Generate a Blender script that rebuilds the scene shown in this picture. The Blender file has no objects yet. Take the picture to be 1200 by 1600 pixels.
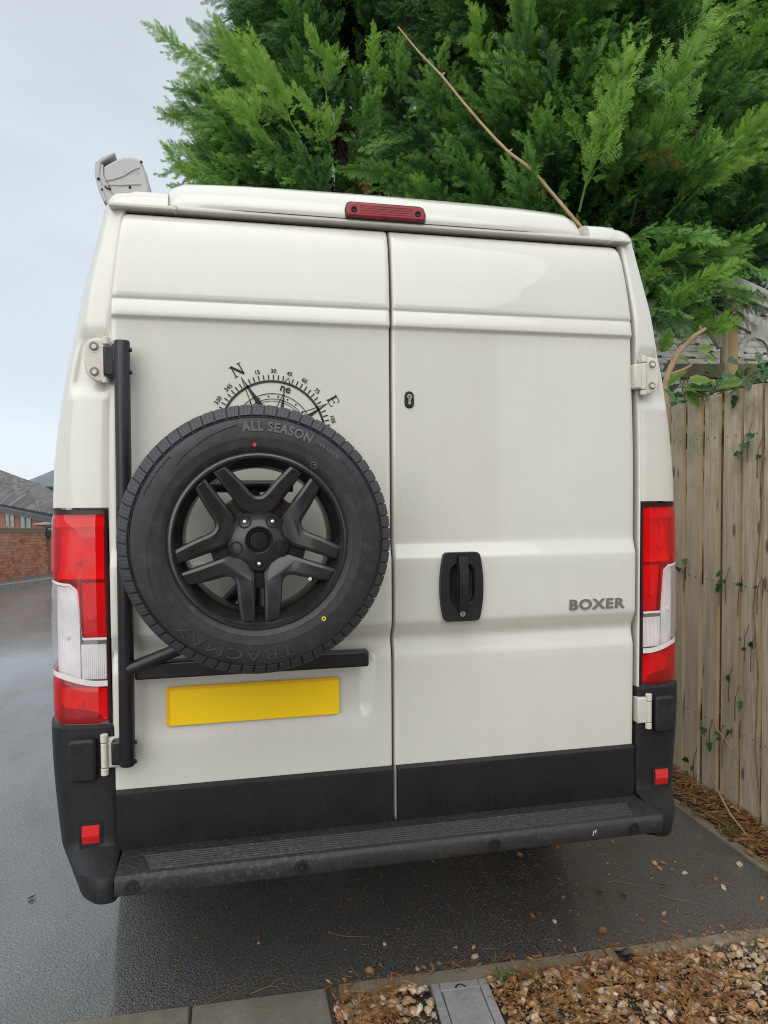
import bpy, bmesh, math, random
from math import sin, cos, pi, radians, atan2, hypot, sqrt
from mathutils import Vector, Matrix, Euler, noise
import mathutils
SC = bpy.context.scene
COL = SC.collection
random.seed(7)
# ------------------------------------------------------------------ camera
def cam_axes(yaw, pitch, roll):
    f = Vector((sin(yaw)*cos(pitch), cos(yaw)*cos(pitch), sin(pitch)))
    r = Vector((cos(yaw), -sin(yaw), 0)); u = r.cross(f)
    return r*cos(roll)+u*sin(roll), u*cos(roll)-r*sin(roll), f
cr, cu_, cf = cam_axes(radians(12.01), radians(-2.11), radians(-.36))
cam_d = bpy.data.cameras.new('camera'); cam = bpy.data.objects.new('camera', cam_d); COL.objects.link(cam)
cam.matrix_world = Matrix(((cr.x, cu_.x, -cf.x, -.466), (cr.y, cu_.y, -cf.y, -2.067), (cr.z, cu_.z, -cf.z, 1.564), (0, 0, 0, 1)))
cam_d.sensor_fit = 'VERTICAL'; cam_d.sensor_height = 36; cam_d.lens = 1110/1600*36
cam_d.clip_start = .02; cam_d.clip_end = 1500
SC.camera = cam
# ------------------------------------------------------------------ sky and sun
w = bpy.data.worlds.new('World'); SC.world = w; w.use_nodes = True
nt = w.node_tree; nt.nodes.clear()
def wn(t, **k):
    n = nt.nodes.new(t)
    for a, b in k.items(): setattr(n, a, b)
    return n
SUN_EL, SUN_AZ = radians(36), radians(200)
out = wn('ShaderNodeOutputWorld'); bg = wn('ShaderNodeBackground'); sky = wn('ShaderNodeTexSky')
sky.sky_type = 'NISHITA'; sky.sun_disc = False; sky.sun_elevation = SUN_EL; sky.sun_rotation = SUN_AZ
tc = wn('ShaderNodeTexCoord'); sep = wn('ShaderNodeSeparateXYZ'); nt.links.new(tc.outputs['Generated'], sep.inputs[0])
rmp = wn('ShaderNodeValToRGB')                       # overcast dome: whitish at the horizon, brighter overhead
e = rmp.color_ramp.elements
e[0].position = 0; e[0].color = (5.0, 5.55, 6.0, 1); e[1].position = 1; e[1].color = (8, 8.3, 8.5, 1)
for p, c in ((.25, (4.45, 4.9, 5.3)), (.55, (4.4, 4.8, 5.1)), (.8, (6.6, 6.9, 7.1))):
    q = e.new(p); q.color = (*c, 1)
nt.links.new(sep.outputs['Z'], rmp.inputs[0])
nz = wn('ShaderNodeTexNoise'); nz.inputs['Scale'].default_value = 3.2; nz.inputs['Detail'].default_value = 5
mpg = wn('ShaderNodeMapping'); mpg.inputs['Scale'].default_value = (1, 1, 2.6)
nt.links.new(tc.outputs['Generated'], mpg.inputs[0]); nt.links.new(mpg.outputs[0], nz.inputs[0])
mr = wn('ShaderNodeMapRange'); mr.inputs[1].default_value = .3; mr.inputs[2].default_value = .7; mr.inputs[3].default_value = .93; mr.inputs[4].default_value = 1.06
nt.links.new(nz.outputs[0], mr.inputs[0])
mu = wn('ShaderNodeVectorMath', operation='SCALE'); nt.links.new(rmp.outputs[0], mu.inputs[0]); nt.links.new(mr.outputs[0], mu.inputs['Scale'])
mx = wn('ShaderNodeMix', data_type='RGBA'); mx.inputs[0].default_value = .92
nt.links.new(sky.outputs[0], mx.inputs[6]); nt.links.new(mu.outputs[0], mx.inputs[7])
nt.links.new(mx.outputs[2], bg.inputs[0]); bg.inputs[1].default_value = .1
nt.links.new(bg.outputs[0], out.inputs[0])
sd = bpy.data.lights.new('sun', 'SUN'); sun = bpy.data.objects.new('sun', sd); COL.objects.link(sun)
sd.energy = 1.5; sd.angle = radians(80); sd.color = (1, .97, .93)
sdir = Vector((sin(SUN_AZ)*cos(SUN_EL), cos(SUN_AZ)*cos(SUN_EL), sin(SUN_EL)))
sun.rotation_euler = sdir.to_track_quat('Z', 'Y').to_euler(); sun.location = (-4, -8, 12)
SC.view_settings.view_transform = 'Standard'; SC.view_settings.look = 'None'; SC.view_settings.gamma = 1
SC.view_settings.use_curve_mapping = False; SC.view_settings.exposure = .70
SC.render.engine = 'CYCLES'; SC.cycles.use_denoising = True; SC.cycles.use_adaptive_sampling = False; SC.cycles.filter_width = 1.1; SC.cycles.max_bounces = 8; SC.cycles.transparent_max_bounces = 16
# ------------------------------------------------------------------ materials
def setin(n, **k):
    for a, b in k.items(): n.inputs[a.replace('_', ' ')].default_value = b
class NM:
    def __init__(s, name):
        s.m = bpy.data.materials.new(name); s.m.use_nodes = True; s.t = s.m.node_tree; s.t.nodes.clear()
        s.out = s.n('ShaderNodeOutputMaterial'); s.b = s.n('ShaderNodeBsdfPrincipled'); s.l(s.b.outputs[0], s.out.inputs[0])
        s.tc = s.n('ShaderNodeTexCoord')
    def n(s, t, **k):
        q = s.t.nodes.new(t)
        for a, b in k.items(): setattr(q, a, b)
        return q
    def l(s, a, b): s.t.links.new(a, b)
    def noise(s, scale, detail=4, rough=.55, stretch=None, space='Object'):
        q = s.n('ShaderNodeTexNoise'); q.inputs['Scale'].default_value = scale; q.inputs['Detail'].default_value = detail; q.inputs['Roughness'].default_value = rough
        src = s.tc.outputs[space] if space != 'World' else s.n('ShaderNodeNewGeometry').outputs['Position']
        if stretch:
            m = s.n('ShaderNodeMapping'); m.inputs['Scale'].default_value = stretch; s.l(src, m.inputs[0]); src = m.outputs[0]
        s.l(src, q.inputs['Vector']); return q.outputs[0]
    def ramp(s, fac, stops):
        r = s.n('ShaderNodeValToRGB'); e = r.color_ramp.elements
        e[0].position, e[1].position = stops[0][0], stops[-1][0]
        c4 = lambda c: (*c, 1) if isinstance(c, tuple) else (c, c, c, 1)
        e[0].color, e[1].color = c4(stops[0][1]), c4(stops[-1][1])
        for p, c in stops[1:-1]: e.new(p).color = c4(c)
        s.l(fac, r.inputs[0]); return r.outputs[0]
    def math(s, op, a, b):
        q = s.n('ShaderNodeMath', operation=op)
        for i, v in enumerate((a, b)):
            if isinstance(v, (int, float)): q.inputs[i].default_value = v
            else: s.l(v, q.inputs[i])
        return q.outputs[0]
    def mix(s, f, a, b, mode='MIX'):
        q = s.n('ShaderNodeMix', data_type='RGBA', blend_type=mode)
        for i, v in ((0, f), (6, a), (7, b)):
            if isinstance(v, (int, float)): q.inputs[i].default_value = v
            elif isinstance(v, tuple): q.inputs[i].default_value = (*v, 1)
            else: s.l(v, q.inputs[i])
        return q.outputs[2]
    def bump(s, h, strength=.3, dist=.01):
        q = s.n('ShaderNodeBump'); q.inputs['Strength'].default_value = strength; q.inputs['Distance'].default_value = dist
        s.l(h, q.inputs['Height']); s.l(q.outputs[0], s.b.inputs['Normal']); return q
    def rnd(s): return s.n('ShaderNodeObjectInfo').outputs['Random']
def simple(name, c, rough=.5, metal=0, var=.12, nscale=8, bump=0, bscale=200, bdist=.002, coat=0, spec=.5, rvar=.08):
    k = NM(name); f = k.noise(nscale)
    lo = tuple(x*(1-var) for x in c); hi = tuple(min(1, x*(1+var)) for x in c)
    k.l(k.ramp(f, [(.3, lo), (.7, hi)]), k.b.inputs['Base Color'])
    k.l(k.ramp(f, [(.25, max(0, rough-rvar)), (.75, rough+rvar)]), k.b.inputs['Roughness'])
    setin(k.b, Metallic=metal, Coat_Weight=coat, Specular_IOR_Level=spec)
    if coat: k.b.inputs['Coat Roughness'].default_value = .06
    if bump: k.bump(k.noise(bscale, 3), bump, bdist)
    return k.m
M = {}
def paint(name, c):
    k = NM(name); f = k.noise(2.2, 6, .6); g = k.noise(14, 5, .65, (1, 1, .12), 'World'); sp = k.noise(260, 2)
    base = k.ramp(f, [(.3, tuple(x*.955 for x in c)), (.7, tuple(x*1.02 for x in c))])
    d = k.ramp(g, [(.45, 0.), (.88, .13)]); base = k.mix(d, base, (c[0]*.72, c[1]*.68, c[2]*.6))
    s_ = k.ramp(sp, [(.735, 0.), (.77, .55)]); base = k.mix(s_, base, (.2, .17, .13))
    k.l(base, k.b.inputs['Base Color'])
    k.l(k.ramp(k.noise(5, 5), [(.2, .26), (.8, .30)]), k.b.inputs['Roughness'])
    setin(k.b, Coat_Weight=.9, Coat_Roughness=.03, Specular_IOR_Level=.5)
    k.bump(k.noise(1.7, 2), .05, .02)
    return k.m
CREAM = (.645, .632, .565)
M['paint'] = paint('cream_paint', CREAM)
M['trim'] = simple('cream_plastic', (.60, .58, .52), .42, var=.05)
M['hinge'] = simple('hinge_paint', (.60, .57, .50), .4, var=.08, bump=.05)
M['awning'] = simple('awning_plastic', (.42, .41, .40), .45, var=.05)
def plastic(name, c, rough, bs=420, dust=.5):
    k = NM(name); f = k.noise(6, 6, .62); g = k.noise(70, 5, .7); h = k.noise(38, 4, .7, (1, 1, .15))
    base = k.ramp(f, [(.3, tuple(x*.8 for x in c)), (.75, tuple(x*1.35 for x in c))])
    d = k.math('MULTIPLY', k.ramp(g, [(.5, 0.), (.78, .32*dust)]), k.ramp(k.noise(2.3, 3), [(.35, .15), (.7, 1.)]))
    base = k.mix(d, base, (.16, .15, .14)); base = k.mix(k.ramp(h, [(.6, 0.), (.85, .12*dust)]), base, (.2, .19, .18))
    sp = k.ramp(k.noise(330, 2), [(.72, 0.), (.76, .7*dust)]); base = k.mix(sp, base, (.35, .33, .3))
    k.l(base, k.b.inputs['Base Color']); k.l(k.ramp(f, [(.3, rough-.08), (.7, rough+.1)]), k.b.inputs['Roughness']); setin(k.b, Specular_IOR_Level=.38)
    k.bump(k.noise(bs, 2), .22, .0012); return k.m
M['black'] = plastic('black_plastic', (.0115, .012, .0138), .5)
M['cladding'] = plastic('cladding_plastic', (.0065, .0068, .0075), .55, 500, .3)
M['step'] = plastic('step_plastic', (.021, .022, .025), .5, 380, 2.2)
M['steel'] = simple('black_steel', (.011, .011, .015), .38, var=.2, nscale=20, bump=.06, bscale=500)
M['seal'] = simple('rubber_seal', (.008, .008, .008), .8)
M['under'] = simple('underbody', (.01, .01, .01), .9)
M['rim'] = simple('rim_black', (.011, .011, .0115), .30, var=.2, nscale=15, bump=.04, bscale=400, coat=.4)
M['rimgloss'] = simple('rim_gloss', (.016, .016, .017), .2, var=.2, nscale=15, spec=.8)
M['chrome'] = simple('chrome', (.62, .60, .57), .18, 1, var=.06, nscale=30)
M['badge'] = simple('badge_chrome', (.36, .33, .30), .25, 1, var=.1, nscale=60)
M['nut'] = simple('nut_steel', (.75, .70, .62), .25, 1, var=.1, nscale=60)
M['ink'] = simple('vinyl_black', (.012, .013, .014), .5, var=.1)
M['reddot'] = simple('red_paint_dot', (.6, .03, .02), .5)
M['yeldot'] = simple('yellow_paint_dot', (.6, .5, .05), .5)
def rubber():
    k = NM('tyre_rubber'); f = k.noise(5, 6, .65); g = k.noise(26, 6, .7)
    base = k.ramp(f, [(.3, (.014, .014, .015)), (.7, (.025, .025, .027))])
    base = k.mix(k.ramp(g, [(.5, 0.), (.75, .26)]), base, (.12, .12, .12))
    k.l(base, k.b.inputs['Base Color']); k.l(k.ramp(f, [(.3, .46), (.7, .62)]), k.b.inputs['Roughness'])
    k.bump(k.noise(150, 3), .12, .002); return k.m
M['rubber'] = rubber()
M['tread'] = simple('tread_rubber', (.045, .045, .050), .62, var=.25, nscale=40, bump=.25, bscale=160)
M['letter'] = simple('raised_rubber', (.12, .12, .125), .5, var=.15, nscale=60)
M['letterdark'] = simple('moulded_rubber', (.042, .042, .044), .36, var=.15, nscale=60)
def plate():
    k = NM('number_plate'); f = k.noise(9, 3, .5)
    sx = k.n('ShaderNodeSeparateXYZ'); k.l(k.tc.outputs['Object'], sx.inputs[0])
    edge = k.math('ADD', sx.outputs[0], k.math('MULTIPLY', k.math('SUBTRACT', f, .5), .02))
    fac = k.ramp(edge, [(0., 0.), (1., 1.)])
    mrn = k.n('ShaderNodeMapRange'); mrn.inputs[1].default_value = -.238; mrn.inputs[2].default_value = -.234; k.l(edge, mrn.inputs[0])
    top = k.math('ADD', sx.outputs[2], k.math('MULTIPLY', k.math('SUBTRACT', k.noise(22, 3), .5), .012))
    m2 = k.n('ShaderNodeMapRange'); m2.inputs[1].default_value = .0475; m2.inputs[2].default_value = .0455; k.l(top, m2.inputs[0])
    k.l(k.mix(k.math('MULTIPLY', mrn.outputs[0], m2.outputs[0]), (.85, .46, .001), (1., .635, .001)), k.b.inputs['Base Color'])
    setin(k.b, Roughness=.4); return k.m
M['plate'] = plate()
def lens(name, c, rough=.06):
    k = NM(name); tr = k.n('ShaderNodeBsdfTransparent'); tr.inputs[0].default_value = (*c, 1)
    gl = k.n('ShaderNodeBsdfGlossy'); gl.inputs[0].default_value = (1, 1, 1, 1); gl.inputs['Roughness'].default_value = rough
    df = k.n('ShaderNodeBsdfDiffuse'); df.inputs[0].default_value = (*c, 1)
    fr = k.n('ShaderNodeFresnel'); fr.inputs[0].default_value = 1.5
    m0 = k.n('ShaderNodeMixShader'); m0.inputs[0].default_value = .24 if c[1] < .5 else .14; k.l(tr.outputs[0], m0.inputs[1]); k.l(df.outputs[0], m0.inputs[2])
    m1 = k.n('ShaderNodeMixShader'); k.l(k.math('MULTIPLY', fr.outputs[0], k.math('SUBTRACT', 1., k.n('ShaderNodeNewGeometry').outputs['Backfacing'])), m1.inputs[0]); k.l(m0.outputs[0], m1.inputs[1]); k.l(gl.outputs[0], m1.inputs[2])
    k.l(m1.outputs[0], k.out.inputs[0]); return k.m
M['redlens'] = lens('red_lens', (.97, .008, .016)); M['clearlens'] = lens('clear_lens', (.92, .90, .91))
def refl(name, c, r, vs):
    k = NM(name); wv = k.n('ShaderNodeTexWave'); wv.inputs['Scale'].default_value = vs; wv.bands_direction = 'X'; k.l(k.tc.outputs['Object'], wv.inputs[0])
    k.l(k.ramp(k.noise(12, 2), [(.3, tuple(x*.75 for x in c)), (.7, c)]), k.b.inputs['Base Color']); setin(k.b, Roughness=r)
    k.bump(wv.outputs[1], .5, .003); return k.m
M['reflector'] = refl('lamp_reflector', (.95, .94, .93), .3, 60)
M['lampwhite'] = simple('lamp_white_edge', (.72, .69, .66), .3, var=.04)
M['bezel'] = simple('dark_red_bezel', (.022, .001, .003), .3, var=.2)
M['redref'] = refl('red_reflector', (.75, .02, .02), .3, 120)
M['redbar'] = refl('brake_red', (.30, .012, .022), .28, 0.1)
# ------------------------------------------------------------------ object helpers
W = {}
def link(name, data, parent=None, mx=None):
    o = bpy.data.objects.new(name, data); COL.objects.link(o)
    b = mx if mx is not None else Matrix()
    o.matrix_basis = b
    if parent is not None:
        o.parent = parent; o.matrix_parent_inverse = W[parent].inverted()
    W[o] = b.copy()
    return o
def tag(o, label=None, cat=None, group=None, kind=None):
    if label: o['label'] = label
    if cat: o['category'] = cat
    if group: o['group'] = group
    if kind: o['kind'] = kind
    return o
def thing(name, loc, label, cat, group=None):
    return tag(link(name, None, None, Matrix.Translation(loc)), label, cat, group)
class MB:
    def __init__(s): s.v = []; s.f = []; s.mi = []
    def add(s, vs, fs):
        n = len(s.v); s.v += [tuple(p) for p in vs]; s.f += [tuple(i+n for i in q) for q in fs]; return s
    def box(s, a, b, mx=None):
        x0, y0, z0 = a; x1, y1, z1 = b
        vs = [(x0, y0, z0), (x1, y0, z0), (x1, y1, z0), (x0, y1, z0), (x0, y0, z1), (x1, y0, z1), (x1, y1, z1), (x0, y1, z1)]
        if mx is not None: vs = [mx @ Vector(p) for p in vs]
        return s.add(vs, [(0, 3, 2, 1), (4, 5, 6, 7), (0, 1, 5, 4), (1, 2, 6, 5), (2, 3, 7, 6), (3, 0, 4, 7)])
    def bar(s, p, q, wd, th, up=(0, 0, 1)):
        p = Vector(p); q = Vector(q); d = (q-p); L = d.length; d.normalize()
        u = Vector(up); sx = d.cross(u).normalized(); u2 = sx.cross(d)
        m = Matrix((( sx.x, d.x, u2.x, p.x), (sx.y, d.y, u2.y, p.y), (sx.z, d.z, u2.z, p.z), (0, 0, 0, 1)))
        return s.box((-wd/2, 0, -th/2), (wd/2, L, th/2), m)
    def tube(s, pts, r, n=10, caps=True):
        pts = [Vector(p) for p in pts]; rs = r if isinstance(r, (list, tuple)) else [r]*len(pts)
        vs = []; fs = []; prev = None
        for i, p in enumerate(pts):
            d = (pts[min(i+1, len(pts)-1)]-pts[max(i-1, 0)]).normalized()
            if prev is None: a = d.orthogonal().normalized()
            else: a = (prev-d*prev.dot(d)).normalized()
            prev = a; b = d.cross(a)
            for k in range(n):
                t = 2*pi*k/n; vs.append(p+(a*cos(t)+b*sin(t))*rs[i])
        for i in range(len(pts)-1):
            for k in range(n):
                k2 = (k+1) % n; fs.append((i*n+k, i*n+k2, (i+1)*n+k2, (i+1)*n+k))
        if caps:
            fs.append(tuple(range(n-1, -1, -1))); fs.append(tuple(range((len(pts)-1)*n, len(pts)*n)))
        return s.add(vs, fs)
    def lathe(s, prof, n=48, c=(0, 0, 0), axis='y', close=False, a0=0, a1=2*pi):
        vs = []; fs = []; full = abs(a1-a0-2*pi) < 1e-6; m = n if full else n+1
        for i in range(m):
            t = a0+(a1-a0)*i/n
            for r, h in prof:
                if axis == 'y': vs.append((c[0]+r*sin(t), c[1]+h, c[2]+r*cos(t)))
                else: vs.append((c[0]+r*cos(t), c[1]+r*sin(t), c[2]+h))
        P = len(prof)
        for i in range(n):
            j = (i+1) % m
            for k in range(P if close else P-1):
                k2 = (k+1) % P
                q = (i*P+k, i*P+k2, j*P+k2, j*P+k); fs.append(q if axis == 'y' else q[::-1])
        return s.add(vs, fs)
    def disc(s, r, c, y, n=24):
        vs = [(c[0]+r*sin(2*pi*i/n), y, c[1]+r*cos(2*pi*i/n)) for i in range(n)]
        return s.add(vs, [tuple(range(n))])
    def prism(s, poly, y0, y1, back=True):      # poly in (x,z); front at y0
        n = len(poly); area = sum(poly[i][0]*poly[(i+1) % n][1]-poly[(i+1) % n][0]*poly[i][1] for i in range(n))
        if area < 0: poly = poly[::-1]
        vs = [(x, y0, z) for x, z in poly]+[(x, y1, z) for x, z in poly]
        fs = [tuple(range(n))]+([tuple(range(2*n-1, n-1, -1))] if back else [])
        fs += [(i, n+i, n+(i+1) % n, (i+1) % n) for i in range(n)]
        return s.add(vs, fs)
    def grid(s, nu, nv, fn, flip=False):
        vs = [fn(i, j) for j in range(nv) for i in range(nu)]; fs = []
        for j in range(nv-1):
            for i in range(nu-1):
                q = (j*nu+i, j*nu+i+1, (j+1)*nu+i+1, (j+1)*nu+i); fs.append(q[::-1] if flip else q)
        return s.add(vs, fs)
    def mesh(s, name, mat=None, smooth=False, ang=35, recalc=False):
        me = bpy.data.meshes.new(name); me.from_pydata(s.v, [], s.f)
        if recalc:
            bm = bmesh.new(); bm.from_mesh(me); bmesh.ops.recalc_face_normals(bm, faces=bm.faces); bm.to_mesh(me); bm.free()
        if mat: me.materials.append(mat if not isinstance(mat, str) else M[mat])
        if smooth:
            me.shade_smooth(); me.set_sharp_from_angle(angle=radians(ang))
        return me
    def build(s, name, mat, parent=None, smooth=False, bevel=0, seg=2, ang=35, solid=0, recalc=False, mx=None, sub=0):
        o = link(name, s.mesh(name, mat, smooth or bevel > 0, ang, recalc), parent, mx)
        if solid:
            m = o.modifiers.new('s', 'SOLIDIFY'); m.thickness = solid; m.offset = -1
        if sub:
            m = o.modifiers.new('d', 'SUBSURF'); m.levels = sub; m.render_levels = sub
        if bevel:
            m = o.modifiers.new('b', 'BEVEL'); m.width = bevel; m.segments = seg; m.limit_method = 'ANGLE'; m.angle_limit = radians(40)
        return o
def lerp(a, b, t): return a+(b-a)*t
def sstep(a, b, x):
    t = max(0., min(1., (x-a)/(b-a))); return t*t*(3-2*t)
def itab(tab, x):
    if x <= tab[0][0]: return tab[0][1]
    if x >= tab[-1][0]: return tab[-1][1]
    for i in range(len(tab)-1):
        if x <= tab[i+1][0]:
            x0, y0 = tab[i]; x1, y1 = tab[i+1]; h = x1-x0; t = (x-x0)/h
            m0 = (y1-tab[i-1][1])/(x1-tab[i-1][0]) if i else (y1-y0)/h
            m1 = (tab[i+2][1]-y0)/(tab[i+2][0]-x0) if i+2 < len(tab) else (y1-y0)/h
            return (2*t**3-3*t*t+1)*y0+(t**3-2*t*t+t)*h*m0+(3*t*t-2*t**3)*y1+(t**3-t*t)*h*m1
def ltab(tab, x):
    if x <= tab[0][0]: return tab[0][1]
    for i in range(len(tab)-1):
        if x <= tab[i+1][0]: return lerp(tab[i][1], tab[i+1][1], (x-tab[i][0])/(tab[i+1][0]-tab[i][0]))
    return tab[-1][1]
def rrect(x0, z0, x1, z1, r, n=5):
    pts = []
    for cx, cz, a in ((x1-r, z0+r, -90), (x1-r, z1-r, 0), (x0+r, z1-r, 90), (x0+r, z0+r, 180)):
        for k in range(n+1): t = radians(a+90*k/n); pts.append((cx+r*cos(t), cz+r*sin(t)))
    return pts
DEPS = None
def text_mesh(body, size, extrude=.001, bold=0, sx=1, align='LEFT', spacing=1):
    cu = bpy.data.curves.new('t', 'FONT'); cu.body = body; cu.size = size; cu.extrude = extrude; cu.offset = bold; cu.align_x = align; cu.space_character = spacing
    cu.resolution_u = 4
    o = bpy.data.objects.new('t', cu); COL.objects.link(o)
    me = bpy.data.meshes.new_from_object(o.evaluated_get(bpy.context.evaluated_depsgraph_get()))
    bpy.data.objects.remove(o); bpy.data.curves.remove(cu)
    for v in me.vertices: v.co = (v.co.x*sx, -v.co.z, v.co.y)      # faces -y
    return me
def bend(me, r0, th0, c, y):       # wrap text clockwise round centre c=(x,z) on radius r0, starting at angle th0 from the top
    for v in me.vertices:
        x, yy, z = v.co; t = th0+x/r0; r = r0+z
        v.co = (c[0]+r*sin(t), y+yy, c[1]+r*cos(t))
def fit(me, L):
    xs = [v.co.x for v in me.vertices]; a = min(xs); k = L/(max(xs)-a)
    for v in me.vertices: v.co.x = (v.co.x-a)*k
def shift(me, dx, dy, dz, rot=0):
    for v in me.vertices:
        x, y, z = v.co
        v.co = (dx+x*cos(rot)-z*sin(rot), dy+y, dz+x*sin(rot)+z*cos(rot))
# texts are made first, while the scene is small
def join_mesh(ms):
    mb = MB()
    for me in ms: mb.add([v.co.copy() for v in me.vertices], [tuple(p.vertices) for p in me.polygons])
    return mb
WC = (-.405, 1.432); WY = -.238                       # spare wheel centre
T_all = text_mesh('ALL SEASON', .032, .0008, .0012, spacing=1.1); fit(T_all, .174); bend(T_all, .279, radians(-8), WC, WY-.1055)
T_van = text_mesh('VAN SAVER', .0135, .0006, .0003, spacing=1.15); fit(T_van, .068); bend(T_van, .286, radians(30), WC, WY-.1055)
T_trac = text_mesh('TRACMAX', .036, .0008, 0, spacing=1.14); fit(T_trac, .305); bend(T_trac, .276, radians(163), WC, WY-.1055)
T_box = text_mesh('BOXER', .0445, .003, .0011, 1.22, spacing=1.13)
xs = [v.co.x for v in T_box.vertices]; k_ = .19/(max(xs)-min(xs)); x0_ = min(xs)
for v in T_box.vertices: v.co.x = (v.co.x-x0_)*k_
shift(T_box, .566, -.0140, 1.171)
T_fia = text_mesh('FIAMMA', .0165, .0006, 0, 1.0); fit(T_fia, .05); shift(T_fia, -.788, .3438, 2.556, radians(4))
CC = (-.350, 1.717); CN = radians(-29)                # compass centre and the direction of north (from the top, clockwise)
T_deg = []
for d in (330, 345, 15, 30, 45, 60, 75, 105, 120, 135, 150, 165, 195, 210, 225, 240, 255, 285, 300, 315):
    me = text_mesh(str(d), .0165, .0002, .0003, 1, 'CENTER'); th = CN+radians(d)
    shift(me, CC[0]+.173*sin(th), -.0012+.005, CC[1]+.173*cos(th), -th); T_deg.append(me)
T_ne = text_mesh('ne', .032, .0002, .0006, 1, 'CENTER'); th = CN+radians(45); shift(T_ne, CC[0]+.124*sin(th), .0038, CC[1]+.124*cos(th), -th)
# ------------------------------------------------------------------ ground, road, kerbs
def G(y): return 0. if y < 5 else -.065*(min(y, 22)-5)
def asphalt():
    k = NM('asphalt'); P = 'World'
    big = k.noise(.55, 6, .6, None, P); mid = k.noise(7, 5, .65, None, P); agg = k.noise(115, 3, .6, None, P)
    vo = k.n('ShaderNodeTexVoronoi'); vo.inputs['Scale'].default_value = 190; k.l(k.n('ShaderNodeNewGeometry').outputs['Position'], vo.inputs['Vector'])
    base = k.ramp(mid, [(.3, (.11, .11, .106)), (.7, (.175, .173, .166))])
    base = k.mix(.6, base, k.ramp(big, [(.35, (.11, .11, .108)), (.65, (.19, .188, .182))]))
    ch = k.n('ShaderNodeSeparateColor'); k.l(vo.outputs['Color'], ch.inputs[0])
    base = k.mix(k.ramp(ch.outputs[0], [(.93, 0.), (.96, .7)]), base, (.27, .26, .23))
    base = k.mix(k.ramp(ch.outputs[1], [(.7, 0.), (.9, .4)]), base, (.15, .145, .135))
    moss = k.math('MULTIPLY', k.ramp(k.noise(2.1, 5, .6, None, P), [(.48, 0.), (.68, .6)]), k.ramp(agg, [(.45, 0.), (.6, 1.)]))
    base = k.mix(moss, base, (.075, .08, .03))
    k.l(base, k.b.inputs['Base Color'])
    wet = k.ramp(k.noise(1.1, 5, .6, (1, .35, 1), P), [(.38, .20), (.62, .42)]); k.l(wet, k.b.inputs['Roughness'])
    h = k.math('ADD', k.math('MULTIPLY', vo.outputs['Distance'], .7), k.math('MULTIPLY', agg, .6))
    setin(k.b, Specular_IOR_Level=.5)
    base = k.mix(k.ramp(agg, [(.38, .75), (.62, 0.)]), base, (.022, .022, .023)); k.l(base, k.b.inputs['Base Color'])
    k.bump(h, 1., .005); k.l(k.ramp(k.noise(.9, 5, .62, (1, .4, 1), P), [(.35, .3), (.6, 1.)]), k.b.inputs['Coat Weight']); k.b.inputs['Coat Roughness'].default_value = .12; k.b.inputs['Coat IOR'].default_value = 1.8; return k.m
M['asphalt'] = asphalt()
mb = MB()
ys = [-30, -6, -2, -1, 0, 1, 2, 3, 4, 5, 7, 10, 13, 16, 19, 22, 30, 60, 150, 600]
xsg = [-400, -100, -40, -20, -10, -5, -2, 0, 2, 5, 10, 40, 100, 400]
mb.grid(len(xsg), len(ys), lambda i, j: (xsg[i], ys[j], G(ys[j])))
tag(mb.build('ground', 'asphalt'), 'dark wet asphalt ground of the drive and road', None, None, 'structure')
def concrete(name, c, lichen=.4, bs=90):
    k = NM(name); f = k.noise(5, 6, .65, None, 'World'); g = k.noise(60, 5, .7, None, 'World')
    b = k.ramp(f, [(.3, tuple(x*.7 for x in c)), (.7, tuple(x*1.2 for x in c))])
    b = k.mix(k.ramp(g, [(.45, 0.), (.75, .5)]), b, tuple(x*.5 for x in c))
    b = k.mix(k.ramp(k.noise(3, 5, .6, None, 'World'), [(.5, 0.), (.72, lichen)]), b, (.10, .10, .045))
    k.l(b, k.b.inputs['Base Color']); setin(k.b, Roughness=.7); k.bump(k.noise(bs, 4, .7, None, 'World'), .5, .004); return k.m
M['edging'] = concrete('edging_concrete', (.24, .205, .155)); M['slab'] = concrete('path_slab', (.20, .178, .142), .5)
M['kerb'] = concrete('kerb_concrete', (.24, .22, .19), .3); M['pave'] = concrete('pavement_tarmac', (.11, .11, .115), .1)
M['soil'] = concrete('soil', (.035, .026, .018), .3, 60); M['drain'] = concrete('drain_cover', (.27, .28, .275), .12, 200)
# row of concrete edging along the foot of the drive, in the picture just under the van's tail
root = tag(link('drive_edging', None, None, Matrix.Translation((.5, .05, 0))), 'weathered concrete edging between the asphalt and the gravel bed', None, None, 'structure')
x = -.165
while x < 1.62:
    L = .9+random.uniform(-.05, .05); x1 = min(x+L, 1.63); y0, y1 = .077-.045*(x+.18)/1.5, .077-.045*(x1+.18)/1.5
    mb = MB(); n = 14
    for (i0) in range(1):
        top = lambda i, j: (lerp(x, x1, i/n), lerp(y0, y1, i/n)+(-.052, -.045, .0, .004)[j]+.004*noise.noise((lerp(x, x1, i/n)*9, j, 3)), (-.02, .010, .012, -.02)[j]+.003*noise.noise((lerp(x, x1, i/n)*14, j*3, 1)))
        mb.grid(n+1, 4, top)
        mb.add([top(0, j) for j in range(4)], [(3, 2, 1, 0)]); mb.add([top(n, j) for j in range(4)], [(0, 1, 2, 3)])
    mb.build('edging_stone', 'edging', root, True); x = x1+.008
pr = tag(link('path', None, None, Matrix.Translation((-1, 0, 0))), 'weathered grey paving slabs at the foot of the drive', None, None, 'structure')
edge = lambda x: .077-.045*(x+.18)/1.5
sx = [-.2, -.608, -1.02, -1.43, -1.84, -2.25]
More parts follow.
